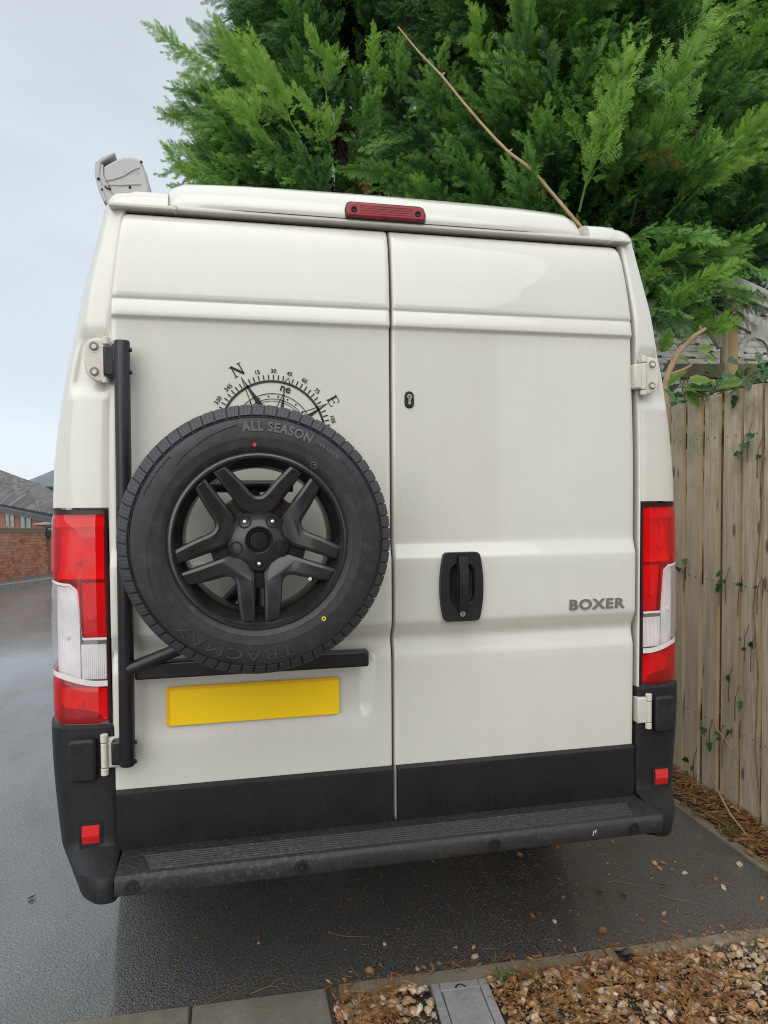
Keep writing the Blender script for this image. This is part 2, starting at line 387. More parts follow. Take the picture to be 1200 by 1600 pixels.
for i in range(5):
    for j in range(2):
        a, b = sx[i+1]+.003, sx[i]-.003
        q = [(a, edge(a)-.45*j-.003), (b, edge(b)-.45*j-.003), (b, edge(b)-.45*(j+1)+.003), (a, edge(a)-.45*(j+1)+.003)]
        mb = MB(); z = .012+random.uniform(-.002, .002)
        mb.add([(x_, y_, -.03) for x_, y_ in q]+[(x_, y_, z) for x_, y_ in q], [(0, 1, 2, 3), (7, 6, 5, 4), (0, 4, 5, 1), (1, 5, 6, 2), (2, 6, 7, 3), (3, 7, 4, 0)])
        mb.build('paving_slab', 'slab', pr, False, .006)
# soil under gravel and along the fence foot
mb = MB(); nx, ny = 40, 14
def soil(i, j):
    x = lerp(-.195, 3.2, i/nx); y = lerp(edge(x)-.05, -1.2, j/ny)
    return (x, y, .004+(.006 if j else -.01)+.008*noise.noise((x*5, y*5, 0)))
mb.grid(nx+1, ny+1, soil, True)
tag(mb.build('soil_bed', 'soil', None, True), 'dark soil under the gravel bed', None, None, 'structure')
mb = MB(); nx, ny = 8, 60
def verge(i, j):
    y = lerp(.03, 7.5, j/ny); x = lerp(1.62+.012*noise.noise((y*3, 0, 0)), 2.3, i/nx)
    return (x, y, (-.01 if i == 0 else .012+.02*i/nx+.02*noise.noise((x*7, y*7, 4)))+G(y))
mb.grid(nx+1, ny+1, verge)
tag(mb.build('soil_verge', 'soil', None, True), 'soil strip along the foot of the fence', None, None, 'structure')
er = tag(link('verge_edging', None, None, Matrix.Translation((1.62, .6, 0))), 'concrete edging between the drive and the fence strip', None, None, 'structure')
for i in range(6):
    y0 = .10+i*.92; mb = MB(); mb.box((1.605+.012*noise.noise((i, 0, 0)), y0, -.03+G(y0+.9)), (1.655+.01*noise.noise((i, 5, 0)), y0+.91, .016+G(y0)*0.5)); mb.build('edging_stone', 'edging', er, False, .008)
gb = MB(); gb.box((-400, 600, -8), (400, 601, -1.2))
# ------------------------------------------------------------------ camper van
XC = .012
van = thing('camper_van', (XC, 2.8, 0), 'cream high-roof camper van with black bumpers seen from behind', 'van')
XE = [(.3, .80), (1.5, .801), (1.7, .799), (1.97, .789), (2.07, .785), (2.2, .771), (2.32, .755), (2.42, .735)]
SW = [(.3, .945), (.4, .955), (.55, .972), (.75, .988), (.9, .992), (1.2, .993), (1.5, .986), (1.69, .973), (1.89, .941), (2.03, .910), (2.12, .895), (2.21, .873), (2.31, .850), (2.40, .828)]
def lean(z): return .052*sstep(2.0, 2.5, z)*2*.5 if z > 2.0 else 0
def ctrl(z):
    e_, w_ = itab(XE, z), itab(SW, z); d = w_-e_; L = lean(z)
    return [(e_+.005, .07+L), (e_+.006, .022+L), (e_+.015, .011+L), (e_+.3*d, .012+L), (e_+.62*d, .020+L), (w_-.030, .042+L), (w_-.010, .09+L), (w_-.001, .18+L), (w_, .42+L), (w_, .8)]
def P2(z, u):
    c = ctrl(z); i = max(0, min(8, int(u))); t = u-i
    p0, p1, p2, p3 = c[max(i-1, 0)], c[i], c[min(i+1, 9)], c[min(i+2, 9)]
    o = []
    for a in (0, 1):
        m0 = (p2[a]-p0[a])/2; m1 = (p3[a]-p1[a])/2
        if i == 0: m0 = p2[a]-p1[a]
        o.append((2*t**3-3*t*t+1)*p1[a]+(t**3-2*t*t+t)*m0+(3*t*t-2*t**3)*p2[a]+(t**3-t*t)*m1)
    return o
def P(side, z, u, off=0):
    x, y = P2(z, u)
    if off:
        a = P2(z, u-.02 if u > .02 else 0); b = P2(z, u+.02); tx, ty = b[0]-a[0], b[1]-a[1]; l = hypot(tx, ty) or 1
        x += off*ty/l; y -= off*tx/l
    return (XC+side*x, y, z)
US = [0, .3, .6, 1, 1.3, 1.6, 1.9, 2, 2.3, 2.6, 3, 3.3, 3.6, 4, 4.3, 4.6, 4.8, 5, 5.25, 5.5, 5.75, 6, 6.25, 6.5, 7, 7.4, 7.6, 8, 8.6, 9]
ZS = [.50, .52, .55, .65, .75, .85, .900, .9035, .95]+[1+.06*i for i in range(9)]+[1.5055, 1.509, 1.54]+[1.58+.02*i for i in range(38)]+[2.342]
for s in (-1, 1):
    mb = MB()
    def fn(i, j):
        u, z = US[i], ZS[j]; off = 0
        if .9035 <= z <= 1.5055 and 1.9 < u < 7.5: off = -.05
        hz = sstep(1.825, 1.845, z)*(1-sstep(1.965, 1.995, z)); hu = sstep(1.6, 2.3, u)*(1-sstep(4.3, 5.0, u))
        off -= .020*hz*hu
        return P(s, z, u, off)
    mb.grid(len(US), len(ZS), fn, s < 0)
    n = 12                                             # long side, tapering a little towards the cab
    zz = [.48, .55, .65, .8, 1.0, 1.2, 1.35, 1.5, 1.7, 1.9, 2.03, 2.12, 2.21, 2.31, 2.342]
    mb.grid(n, len(zz), lambda i, j: (XC+s*itab(SW, zz[j])*(1-.02*(i/(n-1))**2), .8+3.5*i/(n-1), zz[j]), s < 0)
    mb.build('body_side', 'paint', van, True, 0, 2, 50)
mb = MB()                                              # bonnet, windscreen surround and nose
secs = [(4.29, 2.335, .80, .97), (4.6, 2.20, .78, .965), (5.05, 1.60, .86, .96), (5.12, 1.40, .90, .955), (5.5, 1.15, .86, .93), (5.68, .95, .80, .88), (5.72, .36, .78, .86)]
def nose(i, j):
    y, zt, wt, wb = secs[j]; a = [(-1, .36), (-1, .8), (-1, 1.1), (-.99, 1.3), (-.5, 9), (0, 9), (.5, 9), (.99, 1.3), (1, 1.1), (1, .8), (1, .36)][i]
    z = min(a[1], zt); fx = a[0]*(wb if z < zt-.05 else wt); return (XC+fx, y, z)
mb.grid(11, len(secs), nose); mb.build('cab', 'paint', van, True, ang=30)
mb = MB(); mb.add([(XC-.72, 4.665, 2.13), (XC+.72, 4.665, 2.13), (XC+.80, 5.035, 1.65), (XC-.80, 5.035, 1.65)], [(0, 3, 2, 1)]); mb.build('windscreen', 'seal', van)
mb = MB(); mb.box((XC-.9, .15, .34), (XC+.9, 5.4, .56)); mb.build('underbody', 'under', van)
mb = MB(); mb.box((XC-.81, .072, .45), (XC+.81, .09, 2.36)); mb.box((XC-.80, .034, .52), (XC+.80, .072, .545)); mb.build('door_seal', 'seal', van)
mb = MB(); mb.box((XC-.85, .3, .56), (XC+.85, 4.2, .60)); mb.build('cargo_floor', 'under', van)
# wheels on the road
def road_wheel(s, y):
    z0 = .34+G(y); wr = tag(link('wheel', None, van, Matrix.Translation((XC+s*.83, y, z0))))
    mb = MB(); mb.lathe([(.2, -.1), (.30, -.108), (.335, -.08), (.34, 0), (.335, .08), (.30, .108), (.2, .1)], 32, close=True)
    rot = Matrix.Translation((XC+s*.83, y, z0)) @ Matrix.Rotation(-s*pi/2, 4, 'Z') @ Matrix.Rotation(pi, 4, 'Z')
    mb.build('tyre', 'rubber', wr, True, mx=rot)
    mb = MB(); mb.lathe([(.0, -.075), (.06, -.08), (.10, -.06), (.17, -.08), (.2, -.1), (.205, .1)], 32); mb.build('rim', 'rim', wr, True, mx=rot)
for s in (-1, 1):
    for y in (1.0, 4.55): road_wheel(s, y)
# --- rear doors
PROF = [(.545, .006), (.552, .0), (1.043, .0), (1.050, .0008), (1.060, .004), (1.090, .012), (1.098, .0134), (1.106, .0128), (1.118, .008), (1.148, -.008), (1.157, -.0108), (1.165, -.0115),
        (1.340, -.0115), (1.347, -.0108), (1.352, -.0088), (1.386, .003), (1.393, .0046), (1.402, .005), (1.60, .005), (1.98, .006), (2.022, .006), (2.0285, .005), (2.0335, -.002), (2.0365, -.0042), (2.040, -.0046),
        (2.076, -.0012), (2.0790, .0008), (2.0825, .001), (2.0860, -.002), (2.090, -.0034), (2.10, -.0034), (2.2, .005), (2.27, .016), (2.305, .028), (2.320, .039), (2.328, .052)]
def doorz():
    zs = []
    for i in range(len(PROF)-1):
        a, b = PROF[i][0], PROF[i+1][0]; n = max(1, int((b-a)/.03))
        zs += [a+(b-a)*k/n for k in range(n)]
    return zs+[PROF[-1][0]]
DZ = doorz()
def recess(x, z):                                      # number plate well on the left door
    r = sstep(-.762, -.722, x)*(1-sstep(-.105, -.055, x-.15*max(0, z-.93)*.4))*sstep(.850, .885, z)
    return .020*r*(1-sstep(1.05, 1.085, z))
def ydoor(s, x, z):
    y = ltab(PROF, z)
    if s < 0: y += recess(x, z)
    return y+.0022*noise.noise((x*1.9, z*2.1, 5))*(1-sstep(2.0, 2.1, z))
doors = {}
for s in (-1, 1):
    mb = MB(); cols = [0, .0012, .0035, .008, .02]+[.05+.0275*i for i in range(34)]+[.98, .992, .9965, .9988, 1]
    rb = [.034, .0075, .0025, .0005, 0]
    def fn(i, j):
        z = DZ[j]; xo = itab(XE, z)-.001; x = lerp(.0030, xo, cols[i])
        if z > 2.305: x = x-(.006*((z-2.305)/.023)**2 if i > len(cols)-6 else 0)
        k = len(cols)-1-i; dy = rb[i] if i < 5 else (rb[k] if k < 5 else 0)
        return (XC*0+s*x+(.0 if s > 0 else 0.0)-.001, ydoor(s, s*x, z)+dy, z)
    mb.grid(len(cols), len(DZ), fn, s < 0)
    for j, dz in ((0, 1), (len(DZ)-1, -1)):
        a = [fn(i, j) for i in range(len(cols))]; mb.grid(len(cols), 2, lambda i, q: (a[i][0], a[i][1] if q else max(a[i][1], .04+lean(a[i][2])), a[i][2]), (s < 0) ^ (dz < 0))
    d = mb.build('rear_door', 'paint', van, True, ang=60); doors[s] = d
    tag(d, 'left rear door carrying the spare wheel, compass decal and yellow plate' if s < 0 else 'right rear door with black handle, keyhole and chrome badge')
    mb = MB()                                          # black lower cladding
    xi, xo = (.0050, .800-.003)
    def cl(i, j):
        x = lerp(xi, xo, [0, .003, .5, .997, 1][i]); z, y = [(.549, -.004), (.549, -.0125), (.70, -.0135), (.711, -.012), (.720, -.004), (.720, .0)][j]
        return (s*x, y+(.006 if i in (0, 4) else 0), z)
    mb.grid(5, 6, cl, s < 0); mb.build('door_cladding', 'cladding', d, True, ang=25)
# badge, lock, handle
link('model_badge', T_box, doors[1]); T_box.materials.append(M['badge'])
mb = MB(); yb = -.0115
def hw_(t): return .0680*(1-.16*t*t-.02*t**4)
ho = []
for sg, ts in ((1, [-.96+1.92*k/16 for k in range(17)]), (-1, [.96-1.92*k/16 for k in range(17)])):
    rt = []
    for t in ts: rt.append((.208+sg*hw_(t), 1.2575+.1005*t))
    c0, c1 = 1.2575-sg*.1045, 1.2575+sg*.1045
    pre = [(.208+sg*hw_(1)*.72, c0), (.208+sg*hw_(1)*.90, c0+sg*.0012)]; post = [(.208+sg*hw_(1)*.90, c1-sg*.0012), (.208+sg*hw_(1)*.72, c1)]
    ho += pre+rt+post
ci = rrect(.166, 1.197, .250, 1.333, .032, 6)
hb = MB(); no = len(ho); ng = [Vector((x, z, 0)) for x, z in ho]; nc = [Vector((x, z, 0)) for x, z in ci]
allp = ng+nc; tess = mathutils.geometry.tessellate_polygon([ng, nc])
hb.add([(p.x, yb-.016, p.y) for p in allp]+[(x, yb+.004, z) for x, z in ho], [tuple(t) for t in tess]+[(i, (i+1) % no, no+len(nc)+(i+1) % no, no+len(nc)+i) for i in range(no)])
hs = hb.build('door_handle', 'black', doors[1], True, .005, 3, recalc=True)
yb -= .004
n = len(ci); mb = MB(); cx0, cz0 = .208, 1.265
rings = [(1.0, -.0120), (.97, -.0125), (.92, -.0105), (.82, -.001), (.6, .0025)]
vs = [(cx0+(x-cx0)*k, yb+y, cz0+(z-cz0)*k) for k, y in rings for x, z in ci]
fs = [(a*n+i, (a+1)*n+i, (a+1)*n+(i+1) % n, a*n+(i+1) % n) for a in range(len(rings)-1) for i in range(n)]+[tuple((len(rings)-1)*n+i for i in range(n))]
mb.add(vs, fs); mb.build('handle_cup', 'cladding', hs, True, recalc=False)
mb = MB(); mb.grid(5, 9, lambda i, j: (.208+(-.017, -.014, 0, .014, .017)[i], yb-(.012, .024, .026, .024, .012)[i]-.010*sin(pi*j/8), lerp(1.185, 1.352, j/8)), True)
mb.grid(5, 9, lambda i, j: (.208+(-.017, -.014, 0, .014, .017)[i], yb-(.012, .013, .013, .013, .012)[i]-.004*sin(pi*j/8), lerp(1.185, 1.352, j/8)))
mb.build('grip', 'black', hs, True, ang=50, recalc=True)
mb = MB(); mb.lathe([(0, -.0165), (.0085, -.0165), (.0095, -.012)], 20, (.2085, yb, 1.176)); lk = mb.build('lock_barrel', 'nut', hs, True)
mb = MB(); mb.box((.2075, yb-.0175, 1.1705), (.2095, yb-.016, 1.1815)); mb.build('keyhole', 'seal', hs)
mb = MB(); mb.prism(rrect(.0395, 1.795, .0685, 1.846, .0143, 7), .002, .010); lo = mb.build('deadlock', 'black', doors[1], True, .003, 2)
yb += .004
kp = [(.054+.0075*sin(t), 1.8285+.0075*cos(t)) for t in [radians(-150+300*i/16) for i in range(17)]]+[(.0585, 1.809), (.0575, 1.8062), (.054, 1.805), (.0505, 1.8062), (.0495, 1.809)]
mb = MB(); mb.prism(kp, -.0015, .003); mb.build('lock_cylinder', 'nut', lo, True, .001, 1)
mb = MB(); mb.box((.0533, -.0025, 1.824), (.0547, -.001, 1.833)); mb.build('keyhole', 'seal', lo)
# number plate
pm = MB(); pm.prism(rrect(-.2465, -.0555, .2465, .0555, .007), 0, .006); pl = pm.build('number_plate', 'plate', doors[-1], True, .0015, 1, mx=Matrix.Translation((-.4115, .002, .943)))
pb = MB(); pb.prism(rrect(-.655, .893, -.168, .993, .01), .007, .026); pb.build('plate_plinth', 'paint', doors[-1])
tag(pl, 'plain yellow number plate without characters')
# compass decal: one thin vinyl sheet of separate marks
cb = MB(); yd = .0040
def ring(r0, r1, n=120): cb.grid(n+1, 2, lambda i, j: (CC[0]+(r0, r1)[j]*sin(2*pi*i/n), yd, CC[1]+(r0, r1)[j]*cos(2*pi*i/n)), False)
ring(.1455, .152); ring(.1125, .1147); ring(.0975, .0995); ring(.0915, .093)
def pol(r, a): return (CC[0]+r*sin(a), yd, CC[1]+r*cos(a))
for k in range(72):
    a = CN+radians(5*k)
    if k % 18 in (0,): continue
    if k % 9 == 0:
        for q in (-1, 1):
            m_ = a+radians(3.0)*q; n_ = a; dv = .0022
            cb.add([pol(.151, m_-dv*5), pol(.151, m_+dv*5), pol(.1665, n_+dv*2), pol(.1665, n_-dv*2)], [(0, 1, 2, 3)])
        continue
    hw = .0016; cb.add([pol(.1535, a-hw/.15), pol(.1535, a+hw/.15), pol(.1675, a+hw/.165), pol(.1675, a-hw/.165)], [(0, 1, 2, 3)])
for k in range(24):
    a = CN+radians(15*k+7.5); c = pol(.106, a); cb.add([(c[0]+.0026*sin(t), yd, c[2]+.0026*cos(t)) for t in [2*pi*i/10 for i in range(10)]], [tuple(range(10))])
def star(a, rt, rb, wb):                               # needle: outlined left half, solid right half
    tip = pol(rt, a); base = pol(rb, a); c = pol(0, a)
    Lx = pol(rb, a-wb); Rx = pol(rb, a+wb)
    cb.add([tip, Rx, c], [(0, 1, 2)])
    d = Vector(Lx)-Vector(tip); nrm = Vector((-d.z, 0, d.x)).normalized()*.0011
    cb.add([Vector(tip)-nrm, Vector(Lx)-nrm, Vector(Lx)+nrm, Vector(tip)+nrm], [(0, 1, 2, 3)])
    d = Vector(Lx)-Vector(c); nrm = Vector((-d.z, 0, d.x)).normalized()*.0011
    cb.add([Vector(c)-nrm, Vector(Lx)-nrm, Vector(Lx)+nrm, Vector(c)+nrm], [(0, 1, 2, 3)])
for k in range(4): star(CN+k*pi/2, .181, .045, .55); star(CN+pi/4+k*pi/2, .124, .04, .5)
def serif(ch, a, r, h):
    S = []
    def st(p, q, wd): S.append((p, q, wd))
    if ch == 'N': st((-.36, 0), (-.36, 1), .10); st((.36, 0), (.36, 1), .10); st((-.38, 1), (.38, 0), .22); st((-.56, .02), (-.16, .02), .06); st((-.58, .98), (-.3, .98), .06); st((.16, .98), (.56, .98), .06)
    if ch == 'E': st((-.22, 0), (-.22, 1), .2); st((-.4, .03), (.38, .03), .07); st((-.4, .97), (.34, .97), .07); st((-.2, .5), (.2, .5), .07); st((.36, .0), (.42, .26), .07); st((.33, 1), (.36, .76), .07); st((.2, .36), (.2, .64), .06)
    if ch == 'S': 
        pts = [(.3, .8), (.1, .97), (-.15, .95), (-.3, .78), (-.2, .6), (.2, .42), (.32, .22), (.15, .04), (-.12, .03), (-.32, .2)]
        for i in range(len(pts)-1): st(pts[i], pts[i+1], .14)
    if ch == 'W':
        for p, q, wd in (((-.6, 1), (-.28, 0), .16), ((-.28, 0), (0, .9), .08), ((0, .9), (.28, 0), .16), ((.28, 0), (.6, 1), .08)): st(p, q, wd)
    o = pol(r, a)
    for p, q, wd in S:
        d = Vector((q[0]-p[0], q[1]-p[1])); nrm = Vector((-d.y, d.x)).normalized()*wd/2
        pts = []
        for b in (Vector(p)-nrm, Vector(q)-nrm, Vector(q)+nrm, Vector(p)+nrm):
            x, z = b.x*h, (b.y-.5)*h; pts.append((o[0]+x*cos(-a)-z*sin(-a), yd+.0001*len(S), o[2]+x*sin(-a)+z*cos(-a)))
        cb.add(pts, [(0, 1, 2, 3)])
serif('N', CN, .203, .033); serif('E', CN+pi/2, .200, .031); serif('S', CN+pi, .2, .031); serif('W', CN-pi/2, .2, .031)
cut = MB()
for me in T_deg+[T_ne]: cb.add([v.co.copy() for v in me.vertices], [tuple(p.vertices) for p in me.polygons])
cb.f = [f for f in cb.f if min(cb.v[i][2] for i in f) > 1.63]
tag(cb.build('compass_decal', 'ink', doors[-1]), 'black compass rose sticker half hidden by the spare wheel')
# --- hinges
def bolt(parent, c, r, dep, s):
    mb = MB(); mb.lathe([(0, -.003), (r*.5, -.003), (r*.55, 0), (r*.55, .004)], 14, (c[0], c[1]+dep, c[2])); mb.build('bolt', 'hinge', parent, True)
def upper_hinge(s):
    X = lambda x: XC+s*x
    yb = .004; inn = .806
    pts = [(inn, 1.968), (inn+.03, 1.970), (inn+.045, 1.966), (inn+.055, 1.955), (inn+.060, 1.93), (inn+.060, 1.895), (inn+.054, 1.872), (inn+.042, 1.858), (inn+.028, 1.851), (inn, 1.850)]
    mb = MB(); mb.prism([(X(x), z) for x, z in pts], yb-.014, yb+.02); h = mb.build('hinge', 'hinge', van, True, .006, 3)
    for z in (1.945, 1.877):
        c = (X(inn+.033), yb-.0141, z); mb = MB(); mb.lathe([(.0165, .0003), (.0155, -.001), (.0135, -.0008), (.0125, .0)], 24, c); mb.build('bolt_rim', 'hinge', h, True)
        mb = MB(); mb.disc(.0128, (c[0], c[2]), c[1]-.0003, 20); mb.build('bolt_hole', 'hingedark', h)
        mb = MB(); mb.lathe([(0, -.006), (.006, -.006), (.0068, -.003), (.0068, .0)], 14, c); mb.build('bolt', 'hinge', h, True)
    for z0, z1, r in ((1.952, 1.972, .0105), (1.866, 1.9495, .0098), (1.848, 1.8635, .0108)):
        mb = MB(); mb.tube([(X(inn+.003), yb-.013, z0), (X(inn+.003), yb-.013, z1)], r, 14); mb.build('hinge_knuckle', 'hinge', h, True, .0015, 1)
    mb = MB(); mb.box((X(inn-.03) if s > 0 else X(inn-.002), yb-.016, 1.868), (X(inn-.002) if s > 0 else X(inn-.03), yb+.03, 1.947)); mb.build('hinge_leaf', 'hinge' if s > 0 else 'steel', h, True, .006, 2)
def lower_hinge(s):
    X = lambda x: XC+s*x; a, b = sorted((X(.796), X(.832)))
    mb = MB(); mb.box((a, -.012, .788), (b, .02, .872)); h = mb.build('hinge', 'hinge', van, True, .004, 2)
    for z0, z1, r in ((.862, .884, .0105), (.792, .8595, .0098), (.770, .7895, .0105)):
        mb = MB(); mb.tube([(X(.834), -.012, z0), (X(.834), -.012, z1)], r, 14); mb.build('hinge_knuckle', 'hinge', h, True, .0015, 1)
M['hingedark'] = simple('hinge_pocket', (.22, .2, .17), .6)
for s in (-1, 1): upper_hinge(s); lower_hinge(s)
# --- rear lights
def u_of(z, xh):
    a, b = 1., 9.
    for _ in range(30):
        m = (a+b)/2
        if P2(z, m)[0] < xh: a = m
        else: b = m
    return a
UA, UB = 2.02, 7.35
def strip(zlo, zhi, u0, u1, off, s, nu=34, nz=10, thick=0):
    if nu == 34: nu = 90
    mb = MB()
    def fn(i, j):
        u = lerp(u0, u1, i/nu); x = P2(1.2, u)[0]; z = lerp(zlo(x), zhi(x), j/nz); o = off(i/nu, j/nz) if callable(off) else off
        return P(s, z, u, o)
    mb.grid(nu+1, nz+1, fn, s < 0); return mb
XI = .826                                              # inner edge of the lenses
stepf = lambda x: 1.142+.135*sstep(.889, .903, x)+.016*sstep(.900, .925, x)+.012*sstep(.93, 1.0, x)
for s in (-1, 1):
    mb = MB(); mb.grid(35, 9, lambda i, j: P(s, lerp(.9055, 1.5035, j/8), lerp(UA, UB, i/34), (-.046 if 0 < i < 34 and 0 < j < 8 else .0)), s < 0)
    L = mb.build('rear_light', 'bezel', van, True, ang=30)
    ui = u_of(1.2, XI); ue = 7.25; c0 = lambda v: (lambda x: v)
    pillow = lambda a, b: .003-.006*(1-min(1, 9*a*(1-a)))*(a < .1)-.004*(1-min(1, 14*b*(1-b)))
    strip(c0(.907), c0(1.502), UA+.02, ui, -.001, s, 8, 4).build('lens_frame', 'bezel', L, True)
    strip(c0(1.490), c0(1.502), ui, ue, .0, s, 30, 2).build('lens_frame', 'bezel', L, True)
    strip(lambda x: stepf(x)+.007, c0(1.490), ui, ue, pillow, s).build('red_lens', 'redlens', L, True)
    strip(stepf, lambda x: stepf(x)+.007, ui, ue, .001, s, 34, 2).build('lens_edge', 'lampwhite', L, True)
    bot = lambda x: 1.012+.028*sstep(.85, .99, x)
    strip(lambda x: bot(x)+.016, stepf, ui, ue, pillow, s).build('clear_lens', 'clearlens', L, True)
    strip(bot, lambda x: bot(x)+.016, ui, ue, .001, s, 34, 2).build('lens_edge', 'lampwhite', L, True)
    strip(c0(.908), bot, ui, ue, pillow, s).build('red_lens', 'redlens', L, True)
    # mirrored bowls behind the lenses
    bowl = lambda a, b: min(-.007, -.024+.014*(abs(2*a-1)**4)+.010*(abs(2*b-1)**6))
    strip(c0(1.31), c0(1.455), ui+.1, ue-.1, bowl, s, 20, 16).build('reflector_bowl', 'reflector', L, True)
    strip(c0(1.455), c0(1.49), ui+.05, ue-.05, -.008, s, 20, 3).build('reflector_bar', 'reflector', L, True)
    um = u_of(1.2, .893)
    strip(c0(1.145), c0(1.30), ui+.1, um, lambda a, b: -.026+.016*b, s, 12, 10).build('reflector_bowl', 'reflector', L, True)
    strip(c0(1.03), c0(1.29), um+.08, ue-.05, lambda a, b: -.013+.006*abs(2*a-1)**3, s, 20, 14).build('reflector_bowl', 'reflector', L, True)
    strip(c0(1.03), c0(1.128), ui+.08, um+.06, lambda a, b: -.009, s, 10, 6).build('reflector_bar', 'reflector', L, True)
    strip(c0(.915), c0(1.005), ui+.1, ue-.1, lambda a, b: min(-.007, -.024+.015*abs(2*a-1)**3+.007*abs(2*b-1)**4), s, 20, 10).build('reflector_bowl', 'reflector', L, True)
    for x, z in ((.905, 1.36), (.868, 1.20), (.935, 1.15), (.905, .962)):
        u = u_of(1.2, x); p = P(s, z, u, -.0155); mb = MB(); mb.lathe([(0, -.010), (.007, -.008), (.010, 0), (.007, .008), (.006, .016)], 12, p); mb.build('bulb', 'lampwhite', L, True)
# --- bumper corners and step
for s in (-1, 1):
    zc = [.455, .462, .472, .49, .515, .530, .540, .552, .566, .58, .60, .62, .629, .66, .70, .75, .80, .85, .885, .897, .9025]
    uu = [1.25, 1.32, 1.5, 1.8, 2.2, 2.6, 3, 3.4, 3.8, 4.2, 4.6, 5, 5.3, 5.6, 6, 6.5, 7, 7.6, 8.3, 9]
    def fn(i, j):
        z, u = zc[j], uu[i]; off = .010 if .003 < .9025-z else .0
        x, y, z = P(s, max(z, .45), u, off)
        g = 1-sstep(2.6, 5.6, u); F = .120*(1-sstep(.522, .572, z))
        if z < .475: F -= .05*(1-sstep(.455, .475, z))
        y -= F*g
        low = 1-sstep(.45, .56, z); x -= s*.040*low*sstep(2.5, 6.5, u); zz = z-.055*sstep(4, 7, u)*(1-sstep(.455, .54, z))-.008*(1-sstep(.455, .54, z))
        if i == 0: y += .05
        return (x, y, zz)
    mb = MB(); mb.grid(len(uu), len(zc), fn, s < 0)
    mb.grid(len(uu), 2, lambda i, j: fn(i, 0) if j else (fn(i, 0)[0]*.985, max(.25, fn(i, 0)[1]+.1), fn(i, 0)[2]+.02), s < 0)
    bc = mb.build('bumper_corner', 'black', van, True, ang=38)
    a, b = sorted((XC+s*.858, XC+s*.924)); cx = (a+b)/2
    mb = MB(); mb.prism(rrect(cx-.036, .756, cx+.036, .874, .012), -.022, .02); cap = mb.build('hinge_cover', 'black', bc, True, .008, 3)
    mb = MB(); mb.lathe([(.0105, -.001), (.0085, -.0015), (.0075, -.0005), (0, -.0004)], 16, (cx+s*.010, -.0225, .846)); mb.build('screw_hole', 'seal', cap, True)
    mb = MB(); mb.prism(rrect(XC+s*(.876 if s < 0 else .889)-.031, .560, XC+s*(.876 if s < 0 else .889)+.031, .638, .008), -.0012, .012) ; rp = mb.build('reflector_pocket', 'seal', bc)
    cxr = XC+s*(.876 if s < 0 else .889); mb = MB(); mb.add([(cxr-.023, .0, .571), (cxr+.023, .0, .571), (cxr+.023, -.0065, .5995), (cxr-.023, -.0065, .5995), (cxr+.023, -.002, .6275), (cxr-.023, -.002, .6275), (cxr-.023, .01, .571), (cxr+.023, .01, .571), (cxr+.023, .01, .6275), (cxr-.023, .01, .6275)],
        [(0, 1, 2, 3), (3, 2, 4, 5), (0, 3, 5, 9, 6), (1, 7, 8, 4, 2), (5, 4, 8, 9), (6, 7, 1, 0)]); mb.build('reflector', 'redref', bc)
mb = MB(); nxs = 24
SP = [(.05, .548), (-.03, .5555), (-.05, .5565), (-.148, .5600), (-.160, .5585), (-.166, .553), (-.170, .545), (-.1705, .520), (-.166, .508), (-.156, .502), (-.10, .497), (.10, .49)]
mb.grid(nxs+1, len(SP), lambda i, j: (lerp(-.778, .795, i/nxs), SP[j][0]+(.03 if i in (0, nxs) and 2 < j < 10 else 0)*0, SP[j][1]))
for i in (0, nxs):
    x = lerp(-.778, .795, i/nxs); mb.add([(x, a, b) for a, b in SP], [tuple(range(len(SP)))[::(1 if i else -1)]])
stp = mb.build('rear_step', 'step', van, True, .003, 2, 32)
for k in range(7):
    y = -.066-.0125*k; mb = MB(); x0, x1 = -.715+.004*k, .735-.004*k
    z = .5575+(-.05-y)*.0357
    n = 12; pr_ = [(-.0042, -.002), (-.0028, .0022), (0, .0030), (.0028, .0022), (.0042, -.002)]
    mb.grid(n+1, 5, lambda i, j: (lerp(x0, x1, i/n)+.0, y+pr_[j][0]+.0025*noise.noise((lerp(x0, x1, i/n)*6, k*.2, 0)), z+pr_[j][1]), True)
    mb.build('tread_rib', 'step', stp, True, ang=60)
for x in (-.735, -.296, .256, .698):
    c = (x, -.1707, .531); mb = MB(); mb.lathe([(0, -.0022), (.0085, -.0022), (.0092, -.0005), (.0105, -.0005), (.0112, -.003), (.0175, -.0028), (.019, 0), (.0195, .003)], 28, c); mb.build('parking_sensor', 'black', stp, True, ang=40)
mb = MB(); mb.add([(.5632, -.1716, .524), (.5648, -.1716, .522), (.5665, -.1716, .531), (.5690, -.1716, .5405), (.5650, -.1716, .536)], [(0, 1, 2, 3, 4)]); mb.add([(.5705, -.1716, .529), (.5745, -.1716, .5335), (.5725, -.1716, .5415), (.5711, -.1716, .537)], [(0, 1, 2, 3)]); mb.add([(.5762, -.1716, .5335), (.5772, -.1716, .538), (.5758, -.1716, .542)], [(0, 1, 2)]); mb.build('paint_scuff', 'lampwhite', stp)
